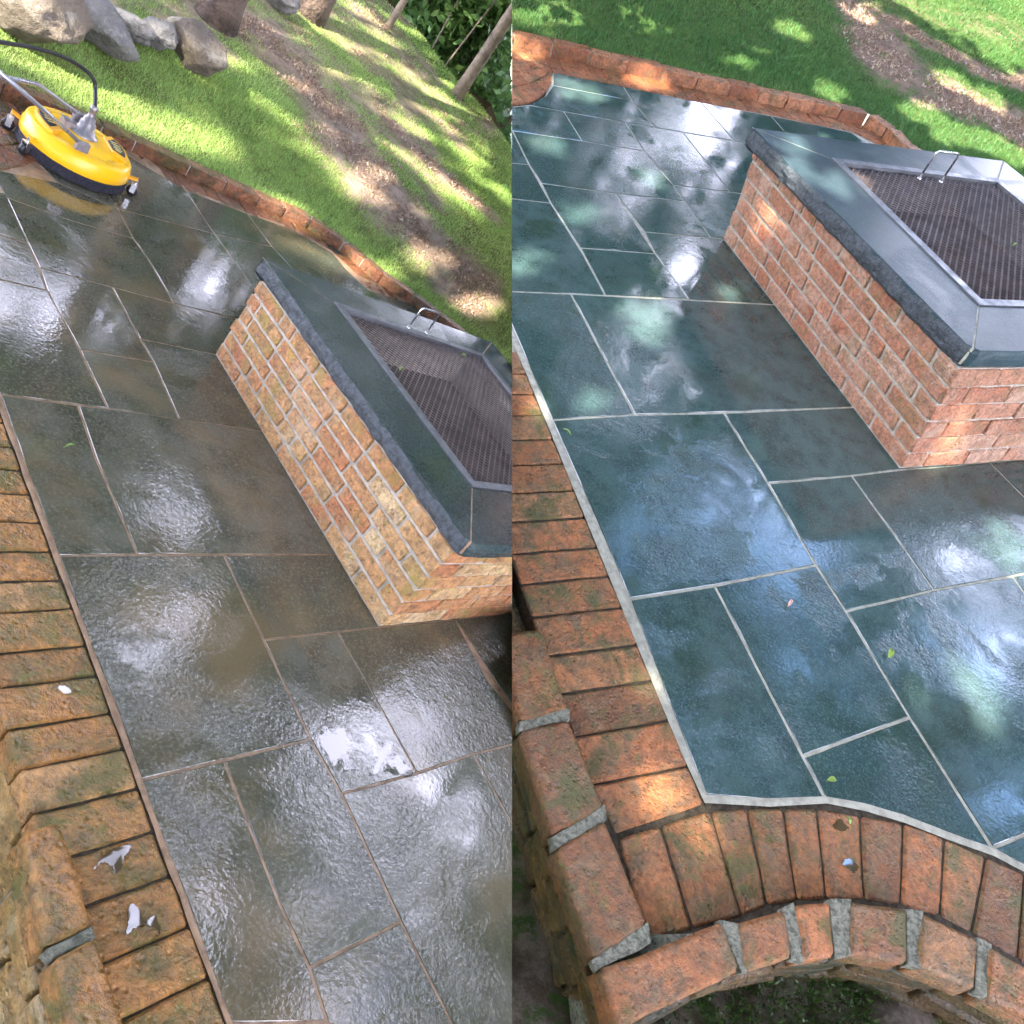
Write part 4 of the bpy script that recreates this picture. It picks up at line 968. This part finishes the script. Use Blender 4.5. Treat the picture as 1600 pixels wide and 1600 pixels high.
def trunk_thing(name, P, base_px, top_px_dir, r0, r1, length, mat, label, lean=(0, 0), flare=1.5, cat='tree', group=None):
    a, b, h = P.slope(*base_px, .06, .15, .1, 4.3, 2)
    e = empty(name, P, a, b, h, label, cat, group); acc = Acc(P); n = 14; pts = []; rs = []
    for i in range(n):
        t = i / (n - 1); pts.append((a + lean[0] * t * length + .03 * math.sin(5 * t + a), b + lean[1] * t * length + .03 * math.cos(4 * t + b), h - .08 + length * t))
        rs.append((r0 + (r1 - r0) * t) * (1 + (flare - 1) * math.exp(-t * length / .18)))
    acc.tube(pts, rs, 18)
    acc.v = [tuple(np.array(v) + np.array(noise.noise_vector(Vector(v) * 5)) * r0 * .18) for v in acc.v]
    acc.build('trunk', mat, e, smooth=True); return e, pts
t1, _ = trunk_thing('tree', LP, (343, 34), None, .13, .11, 3.2, M['bark'], 'thick brown tree trunk standing in the lawn beside the row of boulders', flare=1.35)
t2, _ = trunk_thing('tree', LP, (487, 26), None, .12, .10, 3.2, M['bark'], 'dark tree trunk standing in the lawn near the top of the photo', flare=1.25)
t3, p3 = trunk_thing('tree', LP, (712, 150), None, .068, .05, 4.2, M['palebark'], 'pale slanting tree trunk at the edge of the woods, the thicker of the two', (.02, .05), 1.1)
t4, p4 = trunk_thing('tree', LP, (604, 44), None, .036, .026, 3.5, M['palebark'], 'thin pale tree trunk at the far end of the woods edge', (0, .0), 1.1)
def crown_for(e, P, top, n, rad, size, mat=M['crown']):
    c = P.world([top])[0]; pts = RNG.normal(size=(n, 3)); pts /= np.linalg.norm(pts, axis=1)[:, None]; pts *= (RNG.random(n) ** .4)[:, None] * rad
    q = c + pts; q = q[open_ok(q, .12) & out_of_view(q, 10)]; leaf_quads('crown', q, size, RNG.random(len(q)), mat, e)
for e_, base, hgt in ((t1, (350, 42), 4.2), (t2, (487, 26), 4.2), (t3, (712, 150), 4.6), (t4, (604, 44), 4.2)):
    a, b, h = LP.slope(*base, .06, .15, .1, 4.3, 2); crown_for(e_, LP, (a, b, h + hgt + .6), 1100, 1.3, .10)

# woodland floor falling away beyond the lawn, then shrubs
WF = Acc(LP); w0 = [np.append(p, lawn_h(LP, *p) - .02) for p in WOODL]
rows = []
for k in range(6):
    rows.append([(p[0] + .75 * k * 1.5, p[1] + .75 * k * 1.3, p[2] - .25 * k + .12 * math.sin(i * 2 + k)) for i, p in enumerate(w0)])
vs = [v for r in rows for v in r]; nn_ = len(w0); fs = [(k * nn_ + i, k * nn_ + i + 1, (k + 1) * nn_ + i + 1, (k + 1) * nn_ + i) for k in range(5) for i in range(nn_ - 1)]
WF.add(vs, fs); o = WF.build('woodland_floor', M['litter'], recalc=False); top_structure(o, 'dark leaf covered woodland floor beyond the lawn', 'woodland floor')
def shrub(P, a, b, h, rad, n, size, label, tonebias=0., seed=0):
    e = empty('shrub', P, a, b, h, label, 'shrub', 'shrubs in the woods beyond the lawn')
    pts = []; tn = []
    rg = np.random.default_rng(seed); nc = 26
    cl = rg.normal(size=(nc, 3)); cl /= np.linalg.norm(cl, axis=1)[:, None]; cl *= (rg.random(nc) ** .45)[:, None] * np.array([rad * .85, rad * .85, rad * .95]); cl[:, 2] += rad * .75
    cc = rg.integers(0, nc, n); loc = cl[cc] + rg.normal(size=(n, 3)) * rad * .17; loc[:, 2] = np.abs(loc[:, 2])
    tone = np.clip(.25 + tonebias + .3 * rg.random(n) + .45 * (rg.random(nc)[cc] - .4), 0, 1)
    w = P.world(loc + np.array([a, b, h])); leaf_quads('foliage', w, size, tone, M['leaves'], e, P.side)
    st = Acc(P)
    for k in range(7):
        j = rg.integers(0, nc); c_ = cl[j]; st.tube([(a, b, h - .05), (a + c_[0] * .4, b + c_[1] * .4, h + c_[2] * .55), (a + c_[0], b + c_[1], h + c_[2])], [.022, .014, .006], 6)
    st.build('stems', M['bark'], e)
SH = [((640, 30), .9, 'leafy bright green shrub at the far end of the woods edge', .1), ((690, 40), 1.0, 'dark green shrub behind the thin pale trunk', -.12), ((745, 95), 1.0, 'bright broad-leaved shrub above the slanting pale trunk', .22),
      ((800, 170), .9, 'dark shrub at the foot of the slanting pale trunk', -.15), ((835, 250), .8, 'low dark shrub lowest along the woods edge', -.1)]
for k, (q, rad, lb, tb) in enumerate(SH):
    p = slp(LP, *q); off = 1.1; shrub(LP, p[0] + .5 * off, p[1] + .5 * off, lawn_h(LP, *p) - .25, rad, 3800, .05, lb, tb, 60 + k)
DP = [((560, -20), 1.6), ((640, 20), 1.7), ((720, 80), 1.7), ((800, 150), 1.7), ((880, 240), 1.6)]
for k, (q, rad) in enumerate(DP):
    p = slp(LP, *q); shrub(LP, p[0] + 2.6, p[1] + 2.2, lawn_h(LP, *p) - .6, rad, 5200, .085, ['tall dark thicket shrub, farthest up the woods edge', 'tall dark thicket shrub behind the thin pale trunk', 'tall dark thicket shrub behind the bright broad-leaved shrub', 'tall dark thicket shrub behind the slanting pale trunk', 'tall dark thicket shrub at the lower end of the woods'][k], -.15, 90 + k)
# thin bare branches leaning in the woods
for k, (q, lean, ln) in enumerate([((690, 95), (.1, .25), 2.6), ((668, 70), (.2, .1), 2.2)]):
    p = slp(LP, *q); e_ = empty('sapling', LP, p[0] + .4, p[1] + .4, lawn_h(LP, *p) - .1, ['thin leaning bare sapling left of the slanting pale trunk', 'thin bare sapling beside the far pale trunk'][k], 'sapling', 'saplings in the woods')
    ac = Acc(LP); a, b, h = p[0] + .4, p[1] + .4, lawn_h(LP, *p) - .1
    ac.tube([(a, b, h), (a + lean[0] * ln * .5, b + lean[1] * ln * .4, h + ln * .5), (a + lean[0] * ln, b + lean[1] * ln, h + ln)], [.011, .008, .005], 7); ac.build('trunk', M['palebark'], e_)

# ------------------------------------------------------------------ lower ground beside the walls
def lower_ground(P, a0, a1, b0, b1, h, label, rubble, seed, hole):
    n = 70; A, B = np.meshgrid(np.linspace(a0, a1, n), np.linspace(b0, b1, n), indexing='ij')
    H = h + (fbm(A, B, 6, seed) - .5) * .12 + (fbm(A, B, 22, seed + 5) - .5) * .05
    H -= .5 * np.clip(1.3 - np.hypot((A - hole[0]) / hole[2], (B - hole[1]) / hole[3]), 0, 1) ** .5
    fs = [(i * n + j, (i + 1) * n + j, (i + 1) * n + j + 1, i * n + j + 1) for i in range(n - 1) for j in range(n - 1)]
    o = link_mesh('ground', P.world(np.stack([A, B, H], -1).reshape(-1, 3)), fs, M['soil'], None, P.side, True, None, False); top_structure(o, label, 'ground')
lower_ground(RP, -1.0, 3., -1.2, 2.4, -.20, 'rubbly mossy earth at the foot of the curved wall', 30, 3, (.62, .38, .35, .16))
lower_ground(LP, -1.2, 3., -1.0, .85, -.26, 'mossy earth at the foot of the yellowed wall', 30, 8, (.85, .42, .45, .2))
def moss(P, a0, a1, b0, b1, h, n, label):
    a = RNG.uniform(a0, a1, n * 3); b = RNG.uniform(b0, b1, n * 3); ok = fbm(a, b, 5, 77) > .47; a, b = a[ok][:n], b[ok][:n]; k = len(a)
    o = blades_mesh('moss', P, np.stack([a, b, np.full(k, h) + .05 * RNG.random(k)], 1), .006 + .012 * RNG.random(k), .0015 + .0022 * RNG.random(k), RNG.random(k), M['moss'], 1.2); tag(o, label, 'moss', kind='stuff')
moss(RP, -.5, .35, .1, 2.2, -.215, 45000, 'green moss on the earth below the curved wall')
moss(LP, -.4, .55, .0, .6, -.275, 20000, 'green moss on the earth below the yellowed wall')

# ------------------------------------------------------------------ rotary surface cleaner
def cleaner():
    P = LP; c = np.array([3.835, 1.635]); R_ = .232
    e = empty('surface_cleaner', P, c[0], c[1], 0, 'yellow round surface cleaner on castors with grey handle tubes and black hose', 'surface cleaner')
    C3 = lambda h: (c[0], c[1], h)
    a = Acc(P); a.lathe(C3(0), [(R_, .052), (R_ + .004, .058), (R_ + .002, .085), (R_ - .006, .118), (R_ - .018, .130), (R_ - .045, .137), (R_ - .055, .133), (R_ - .075, .134), (.15, .142), (.09, .150), (.0, .152)], 64)
    deck = a.build('deck', M['yellow'], e, smooth=True)
    # two raised lobes left and right of the centre
    def toward(ang, r): return np.array([c[0] + r * math.cos(ang), c[1] + r * math.sin(ang)])
    # direction +b is image right, +a away
    for sgn in (1, -1):
        a = Acc(P); th0 = math.pi / 2 * sgn
        outl = []
        for k in range(25):
            t = -1 + 2 * k / 24; outl.append(toward(th0 + t * .62 * sgn, R_ - .035))
        outl.append(toward(th0 + .55 * sgn, .13)); outl.append(toward(th0 - .55 * sgn, .13))
        a.poly([tuple(x) for x in outl], .152, .03, 0, .004); a.build('badge_recess', M['yellow_edge'], deck)
        a = Acc(P); outl = [toward(th0 + (-1 + 2 * k / 20) * .46 * sgn, R_ - .048) for k in range(21)] + [toward(th0 + .30 * sgn, R_ - .105), toward(th0 - .30 * sgn, R_ - .105)]
        a.poly([tuple(x) for x in outl], .1545, .003, 0, .001); bd = a.build('badge', M['black'], deck)
        a = Acc(P)
        for j, (t, r0, r1) in enumerate(((-.26, .165, .205), (-.12, .16, .21), (.02, .165, .205), (.16, .16, .21), (.28, .17, .2))):
            p, q = toward(th0 + t, r0 * .82), toward(th0 + t + .04, r1 * .82); d = nv(q - p); n_ = np.array([-d[1], d[0]]) * .0045
            a.add([(*(p - n_), .1562), (*(p + n_), .1562), (*(q + n_), .1562), (*(q - n_), .1562)], [(0, 1, 2, 3)])
        a.build('badge_marks', M['cream_mark'], bd, recalc=False)
    # brush skirt
    a = Acc(P); seg = 160; vs = []
    for k in range(seg):
        th = 2 * math.pi * k / seg
        for r, z in ((R_ - .004, .060), (R_ + .001, .056), (R_ + .004 + random.uniform(-.002, .003), .006 + random.uniform(0, .005)), (R_ - .02, .004)):
            vs.append((c[0] + r * math.cos(th), c[1] + r * math.sin(th), z))
    fs = [(k * 4 + j, ((k + 1) % seg) * 4 + j, ((k + 1) % seg) * 4 + j + 1, k * 4 + j + 1) for k in range(seg) for j in range(3)]
    a.add(vs, fs); a.build('brush_skirt', M['bristle'], e)
    # swivel hub
    a = Acc(P); a.lathe(C3(.148), [(.0, 0), (.062, 0), (.060, .010), (.046, .016), (.040, .030), (.034, .032), (.034, .062), (.026, .066), (.024, .085), (.016, .088), (.014, .120), (.017, .122), (.017, .140), (.009, .144), (0, .144)], 28)
    a.build('swivel_hub', M['alu'], e, smooth=True)
    a = Acc(P); a.box((c[0] + .02, c[1] - .04, .163), (.03, 0, 0), (0, .05, 0), (0, 0, .014)); a.build('hub_bracket', M['alu'], e)
    # hose: rises from the hub and bends away to the left, out of the picture
    def at(px, py, h): q = P.loc(px, py, h); return np.array([q[0], q[1], h])
    hb = np.array([c[0], c[1], .285])
    ctl = [hb, at(149, 140, .335), at(145, 122, .375), at(126, 104, .40), at(96, 88, .42), at(58, 76, .43), at(15, 68, .43), at(-40, 60, .42)]
    pts = []
    for i in range(len(ctl) - 1):
        p0, p1, p2, p3_ = ctl[max(i - 1, 0)], ctl[i], ctl[i + 1], ctl[min(i + 2, len(ctl) - 1)]
        for t in np.linspace(0, 1, 8, endpoint=False):
            pts.append(.5 * ((2 * p1) + (-p0 + p2) * t + (2 * p0 - 5 * p1 + 4 * p2 - p3_) * t * t + (-p0 + 3 * p1 - 3 * p2 + p3_) * t ** 3))
    a = Acc(P); a.tube(pts, .0085, 12); a.build('hose', M['black'], e, smooth=True)
    # handle tubes
    for sgn, endp in ((-1, 0), (1, 1)):
        a = Acc(P)
        if sgn < 0: s0, e1, e0 = at(126, 224, .175), at(64, 168, .27), at(-30, 88, .42)
        else: s0, e1, e0 = at(122, 178, .205), at(60, 132, .26), at(-30, 112, .36)
        a.tube([s0, e1, e0], .0095, 12); a.build('handle_tube', M['tube'], e, smooth=True)
        a = Acc(P); a.box(tuple(s0 + [0, .010, -.010]), (.014, 0, 0), (0, .026, 0), (0, 0, .020)); a.build('handle_clamp', M['alu'], e)
    # castors
    for th in (math.radians(205), math.radians(132), math.radians(285 - 360 + 0), math.radians(20)):
        pass
    for px, py in ((200, 303), (45, 243), (22, 208), (190, 210)):
        w = at(px, py, .0); d = nv(w[:2] - c); ctr = np.append(c + d * (R_ + .035), .026); tn = np.array([-d[1], d[0], 0.])
        d3 = np.append(d, 0)
        a = Acc(P); a.lathe(ctr, [(0, -.010), (.012, -.011), (.024, -.010), (.026, -.004), (.026, .004), (.024, .010), (.012, .011), (0, .010)], 24, axis=tn); wh = a.build('castor_wheel', M['black'], e, smooth=True)
        a = Acc(P)
        for s in (-1, 1): a.box(tuple(ctr + tn * .0145 * s + np.array([0, 0, .014])), tuple(d3 * .011), tuple(tn * .0015), (0, 0, .020))
        a.box(tuple(ctr + np.array([0, 0, .036])), tuple(d3 * .013), tuple(tn * .017), (0, 0, .003)); a.tube([ctr + [0, 0, .036], ctr + [0, 0, .062]], .006, 10)
        a.build('castor_fork', M['chrome'], wh)
        a = Acc(P); m0 = np.append(c + d * (R_ - .02), .072); m1 = ctr + [0, 0, .062]
        a.box(tuple((m0 + m1) / 2), tuple((m1 - m0) / 2 * 1.15), tuple(tn * .016), (0, 0, .004)); a.build('castor_bracket', M['yellow_edge'], e)
cleaner()

# ------------------------------------------------------------------ small things
def px_seed(p): return p[0][0] * .37
def puddle(P, pts, label, jit=.0045, mat='water'):
    n = 0; a = Acc(P); loc = [P.loc(*q) for q in pts]; q = []
    for i in range(len(loc)):       # Catmull-Rom outline
        p0, p1, p2, p3_ = loc[i - 1], loc[i], loc[(i + 1) % len(loc)], loc[(i + 2) % len(loc)]
        for t in (0, .2, .4, .6, .8): q.append(np.array(noise.noise_vector(Vector((i * 3.1 + t * 7, px_seed(pts), .5)))[:2]) * jit + .5 * ((2 * p1) + (-p0 + p2) * t + (2 * p0 - 5 * p1 + 4 * p2 - p3_) * t * t + (-p0 + 3 * p1 - 3 * p2 + p3_) * t ** 3))
    hh = .0004; a.add([(x[0], x[1], hh) for x in q], [tuple(range(len(q)))])
    o = a.build('puddle', M[mat], recalc=False); tag(o, label, 'puddle', kind='structure')
puddle(LP, [(148, 1358), (160, 1338), (178, 1324), (205, 1322), (194, 1338), (192, 1352), (180, 1366), (176, 1356), (166, 1348), (156, 1350)], 'jagged puddle on the wet border bricks, the upper of two')
puddle(LP, [(197, 1458), (201, 1440), (199, 1424), (205, 1412), (214, 1416), (220, 1428), (226, 1440), (234, 1436), (241, 1432), (250, 1448), (250, 1460), (243, 1452), (236, 1448), (222, 1446), (210, 1452)], 'jagged puddle on the wet border bricks, the lower of two')
puddle(LP, [(88, 1080), (93, 1072), (104, 1073), (111, 1080), (104, 1084), (96, 1082)], 'small pale puddle on a border brick')
puddle(LP, [(497, 1150), (503, 1137), (520, 1135), (540, 1142), (541, 1160), (545, 1185), (560, 1200), (536, 1206), (520, 1196), (512, 1180), (500, 1162)], 'puddle on the small flagstone below the yellowed fire pit', .008, 'pool')
puddle(LP, [(590, 1150), (602, 1165), (622, 1180), (646, 1208), (620, 1212), (600, 1205), (575, 1212), (590, 1190)], 'puddle by the joint right of the small flagstone', .008, 'pool')
puddle(RP, [(1316, 1350), (1322, 1343), (1333, 1345), (1341, 1356), (1333, 1364), (1326, 1358)], 'small violet puddle on the curved border bricks')
puddle(RP, [(1301, 1290), (1312, 1280), (1322, 1290), (1326, 1294), (1314, 1299)], 'thin puddle near the mortar of the curved border')
def leaf(P, px, py, h, L, W, ang, mat, label, cat='leaf', name='leaf'):
    L *= .6; W *= .5; a, b = P.loc(px, py, h); acc = Acc(P); ca, sa_ = math.cos(ang), math.sin(ang); vs = []; k = 7
    for i in range(k + 1):
        t = i / k; w = W * math.sin(math.pi * min(1, t * 1.02) ** .8) * .5; x = (t - .5) * L; z = .004 + .010 * math.sin(math.pi * t)
        for s in (-1, 0, 1): vs.append((a + ca * x - sa_ * w * s, b + sa_ * x + ca * w * s, h + z + (.003 if s else 0)))
    acc.add(vs, [(i * 3 + j, i * 3 + j + 1, i * 3 + 4 + j, i * 3 + 3 + j) for i in range(k) for j in (0, 1)])
    o = acc.build(name, mat, smooth=True); tag(o, label, cat); return o
leaf(LP, 108, 700, 0, .07, .014, 1.2, M['greenleaf'], 'curled lime green leaf lying on the long grey flagstone')
leaf(LP, 622, 578, .465, .05, .035, .4, M['greenleaf'], 'lime green leaf on the wire mesh, nearer the frame of the yellowed fire pit')
leaf(LP, 723, 558, .465, .055, .035, 1.9, M['greenleaf'], 'lime green leaf on the wire mesh, nearer the lawn side of the yellowed fire pit')
leaf(LP, 330, 1252 - 1252 + 465, .0, .02, .008, 0, M['greenleaf'], 'tiny leaf on the flagstone left of the yellowed fire pit')
leaf(RP, 885, 678, 0, .07, .014, 2.6, M['greenleaf'], 'thin curled leaf at the mortar corner of the large blue-green flagstone')
leaf(RP, 1388, 1022, 0, .07, .035, .8, M['greenleaf'], 'crumpled green leaf on the wide flagstone with sun patches')
leaf(RP, 1297, 1221, 0, .045, .028, 1.8, M['greenleaf'], 'small lime leaf by the joint near the curved border')
leaf(RP, 1232, 944, 0, .06, .018, .9, M['drybud'], 'pale pink fallen bud on a wet flagstone', 'bud', 'bud')
leaf(RP, 1322, 1284, 0, .035, .02, 0, M['greenleaf'], 'small yellow-green leaf beside the thin puddle on the curved border')
leaf(RP, 1583, 386, .5, .06, .02, 1.4, M['greenleaf'], 'green leaf on the mesh of the fire pit at the edge of the photo')

# ------------------------------------------------------------------ far ground
s_ = 250.; me = link_mesh('ground', [(-s_, -s_, -3.2), (s_, -s_, -3.2), (s_, s_, -3.2), (-s_, s_, -3.2)], [(0, 1, 2, 3)], M['far'], None, 0, False, None, False)
top_structure(me, 'wooded ground far below and beyond the terraces', 'ground')

# ------------------------------------------------------------------ big trees around the garden: their crowns shade the terraces and show in the wet stone
# holes cut in the crowns to light chosen spots (place on the terrace, radius)
def wp_(P, px, py, h): return P.world([P.l3(px, py, h)])[0]
GAPS = [(wp_(RP, 1480, 690, .12), .085), (wp_(RP, 1062, 1285, 0), .075), (wp_(RP, 1035, 1262, 0), .06), (wp_(RP, 1010, 502, 0), .14), (wp_(RP, 1145, 460, 0), .10), (wp_(RP, 1570, 850, 0), .13), (wp_(RP, 1530, 1100, 0), .13),
        (wp_(RP, 1450, 1080, 0), .07), (wp_(RP, 1560, 1130, 0), .06), (wp_(RP, 905, 143, 0), .16), (wp_(RP, 855, 225, 0), .10), (wp_(RP, 1012, 277, 0), .11), (wp_(RP, 905, 330, 0), .10), (wp_(RP, 1285, 370, .2), .14), (wp_(RP, 820, 75, .03), .13),
        (wp_(RP, 1010, 122, .02), .15), (wp_(RP, 1220, 300, .25), .10), (wp_(RP, 832, 630, 0), .05), (wp_(RP, 925, 625, 0), .06), (wp_(RP, 1230, 265, .5), .08), (wp_(RP, 1480, 330, .5), .03),
        (wp_(RP, 820, 410, 0), .09), (wp_(RP, 1150, 110, 0), .12), (wp_(RP, 1470, 1080, 0), .05), (wp_(RP, 1290, 222, 0), .12)]
for q in [(875, 10), (820, 15), (1235, 45), (1345, 25), (1490, 130), (1540, 155), (1480, 215), (1530, 225), (1580, 250), (1440, 180), (1000, 25), (1590, 5), (1300, 140)]: GAPS.append((RP.world([np.append(slp(RP, *q), .2)])[0], .22 if q[0] > 1430 else .17))
for q in [(640, 120), (700, 170), (600, 60), (560, 20), (665, 260), (710, 300), (640, 200), (520, 55), (740, 250), (500, 380), (600, 400), (450, 300), (760, 460), (220, 180), (60, 70), (120, 110), (330, 190), (780, 300), (680, 380)]:
    p = slp(LP, *q); GAPS.append((LP.world([np.append(p, lawn_h(LP, *p))])[0], .10))
for k in range(9):
    a_, b_ = random.uniform(4.6, 8.5), random.uniform(1.2, 6.5); GAPS.append((LP.world([(a_, b_, float(lawn_h(LP, a_, b_)))])[0], random.uniform(.02, .10)))
for k in range(12):
    a_, b_ = random.uniform(4.9, 8), random.uniform(1.5, 8.); GAPS.append((RP.world([(a_, b_, float(lawn_h(RP, a_, b_)))])[0], random.uniform(.02, .16)))
_ = [(wp_(LP, 660, 850, .2), .05), (wp_(LP, 690, 800, .3), .04), (wp_(LP, 560, 740, .2), .02)]
def big_tree(label, trunk_xy, z0, trunk_top, r, pts, size):
    e = bpy.data.objects.new('tree', None); COL.objects.link(e); e.location = (trunk_xy[0], trunk_xy[1], z0); tag(e, label, 'tree', 'tall trees around the garden')
    bm = bmesh.new(); n = 12; seg = 14; rings = []
    for i in range(n):
        t = i / (n - 1); c = Vector((0, 0, 0)).lerp(Vector(trunk_top) - Vector((trunk_xy[0], trunk_xy[1], z0)), t); c += Vector(noise.noise_vector(Vector((t * 2, r, 3)))) * .25 * t
        rr = r * (1 - .7 * t) * (1 + .5 * math.exp(-t * 14)); rings.append([bm.verts.new(c + Vector((rr * math.cos(2 * math.pi * k / seg), rr * math.sin(2 * math.pi * k / seg), 0))) for k in range(seg)])
    for i in range(n - 1):
        for k in range(seg): bm.faces.new((rings[i][k], rings[i][(k + 1) % seg], rings[i + 1][(k + 1) % seg], rings[i + 1][k]))
    me = bpy.data.meshes.new('trunk'); bm.to_mesh(me); bm.free(); me.materials.append(M['bark']); o = bpy.data.objects.new('trunk', me); COL.objects.link(o); o.parent = e
    # limbs
    bm = bmesh.new(); me2 = Acc(RP); tt = Vector(trunk_top); vsw, fsw = [], []
    for k in range(14):
        j = pts[RNG.integers(0, len(pts))]; s = Vector((trunk_xy[0], trunk_xy[1], z0)).lerp(tt, .55 + .45 * RNG.random()); dvec = Vector(j) - s
        for m_, (t0, t1) in enumerate(((0, .5), (.5, 1))):
            p, q = s + dvec * t0 + Vector((0, 0, .3 * math.sin(math.pi * t0))), s + dvec * t1 + Vector((0, 0, .3 * math.sin(math.pi * t1))); d = (q - p).normalized(); x = d.orthogonal().normalized(); y = d.cross(x); b0 = len(vsw); ra, rb = .07 * (1 - .6 * t0), .07 * (1 - .6 * t1)
            for c_, rr in ((p, ra), (q, rb)):
                for u in range(6): vsw.append(tuple(c_ + rr * (math.cos(u * math.pi / 3) * x + math.sin(u * math.pi / 3) * y)))
            for u in range(6): fsw.append((b0 + u, b0 + (u + 1) % 6, b0 + 6 + (u + 1) % 6, b0 + 6 + u))
    link_mesh('limbs', vsw, fsw, M['bark'], e, 0, False, None, False)
    leaf_quads('crown', pts, size, RNG.random(len(pts)), M['crown'], e)
def not_in_gaps(p):
    ok = np.ones(len(p), bool)
    for c, r in GAPS:
        d = p - c; t = d @ SUN; dist = np.linalg.norm(d - t[:, None] * SUN, axis=1); ok &= ~((dist < r + .05) & (t > 0))
    return ok
# shading canopy behind and above the viewer
def canopy(x0, x1, y0, y1, n, seed):
    rg = np.random.default_rng(seed); p = np.stack([rg.uniform(x0, x1, n), rg.uniform(y0, y1, n), rg.uniform(7.2, 8.8, n)], 1)
    # leaves thinned out to let more sun onto the left lawn
    q = p - SUN * ((p[:, 2:3] - .6) / SUN[2]); loc = ((q - CAM) / LP.u) @ LP.M.T
    p = p[~((loc[:, 0] > 4.4) & (q @ SEAM < .4) & (rg.random(n) < .62))]
    return p[not_in_gaps(p)]
def behind(x0, x1, n, seed):  # unseen foliage wall added to dim the skylight from the rear
    rg = np.random.default_rng(seed); p = np.stack([rg.uniform(x0, x1, n), rg.uniform(-13, -9.5, n), rg.uniform(-2, 7.2, n)], 1); return p[not_in_gaps(p)]
big_tree('tall leafy tree behind the viewer, its crown shading the left terrace', (-7.5, -7, ), -3.2, (-6, -4, 7.5), .3, np.concatenate([behind(-15, -2.5, 13000, 5), canopy(-14, -2.5, -12.5, 3.5, 72000, 1)]), .15)
big_tree('tall leafy tree behind the viewer, its crown shading the right terrace', (2, -11), -3.2, (2, -7, 7.5), .3, np.concatenate([behind(-2.5, 12, 15000, 6), canopy(-2.5, 8, -12.5, 3.5, 70000, 2)]), .15)
# trees ahead whose reflections show in the wet stone, openings cut to place sky glints
FT = [((-6.2, 17), 'tall tree beyond the left lawn, mirrored in the wet stone'), ((-.8, 21), 'tall tree beyond the lawn, mirrored beside the fire pit'), ((4.8, 20), 'tall tree with high crown beyond the right lawn'),
      ((12, 16), 'broad tree at the far right of the garden'), ((-14, 10), 'broad tree at the far left of the garden'), ((-2.5, 25), 'lofty tree whose branches arch over the garden')]
rg = np.random.default_rng(77); n_ = 190000
az = np.radians(rg.uniform(-75, 92, n_)); el = np.radians(np.degrees(np.arcsin(rg.uniform(math.sin(math.radians(-4)), math.sin(math.radians(76)), n_)))); rr_ = rg.uniform(11.5, 16.5, n_)
pp = np.stack([rr_ * np.cos(el) * np.sin(az), rr_ * np.cos(el) * np.cos(az), rr_ * np.sin(el)], 1) + np.array([0, 2.5, 0])
f = np.array([noise.noise(Vector(q) * .42) + .5 * noise.noise(Vector(q) * 1.1) for q in pp]); pp = pp[f > -.12 - .25 * (np.arctan2(pp[:, 2], np.hypot(pp[:, 0], pp[:, 1])) > .72) - .15 * (np.arctan2(pp[:, 2], np.hypot(pp[:, 0], pp[:, 1])) < .33)]
pp = pp[out_of_view(pp)]; pp = pp[open_ok(pp)]; azp = np.degrees(np.arctan2(pp[:, 0], pp[:, 1])); elp = np.degrees(np.arctan2(pp[:, 2], np.hypot(pp[:, 0], pp[:, 1])))
own = np.where(elp > 48, 5, np.where(azp < -34, 4, np.where(azp < -12, 0, np.where(azp < 8, 1, np.where(azp < 30, 2, 3)))))
for k, (tr, lb) in enumerate(FT):
    q = pp[own == k]; c = q.mean(0); big_tree(lb, tr, -3.2, (c[0] * .9, c[1] + 1.5, c[2]), .28, q, .2)
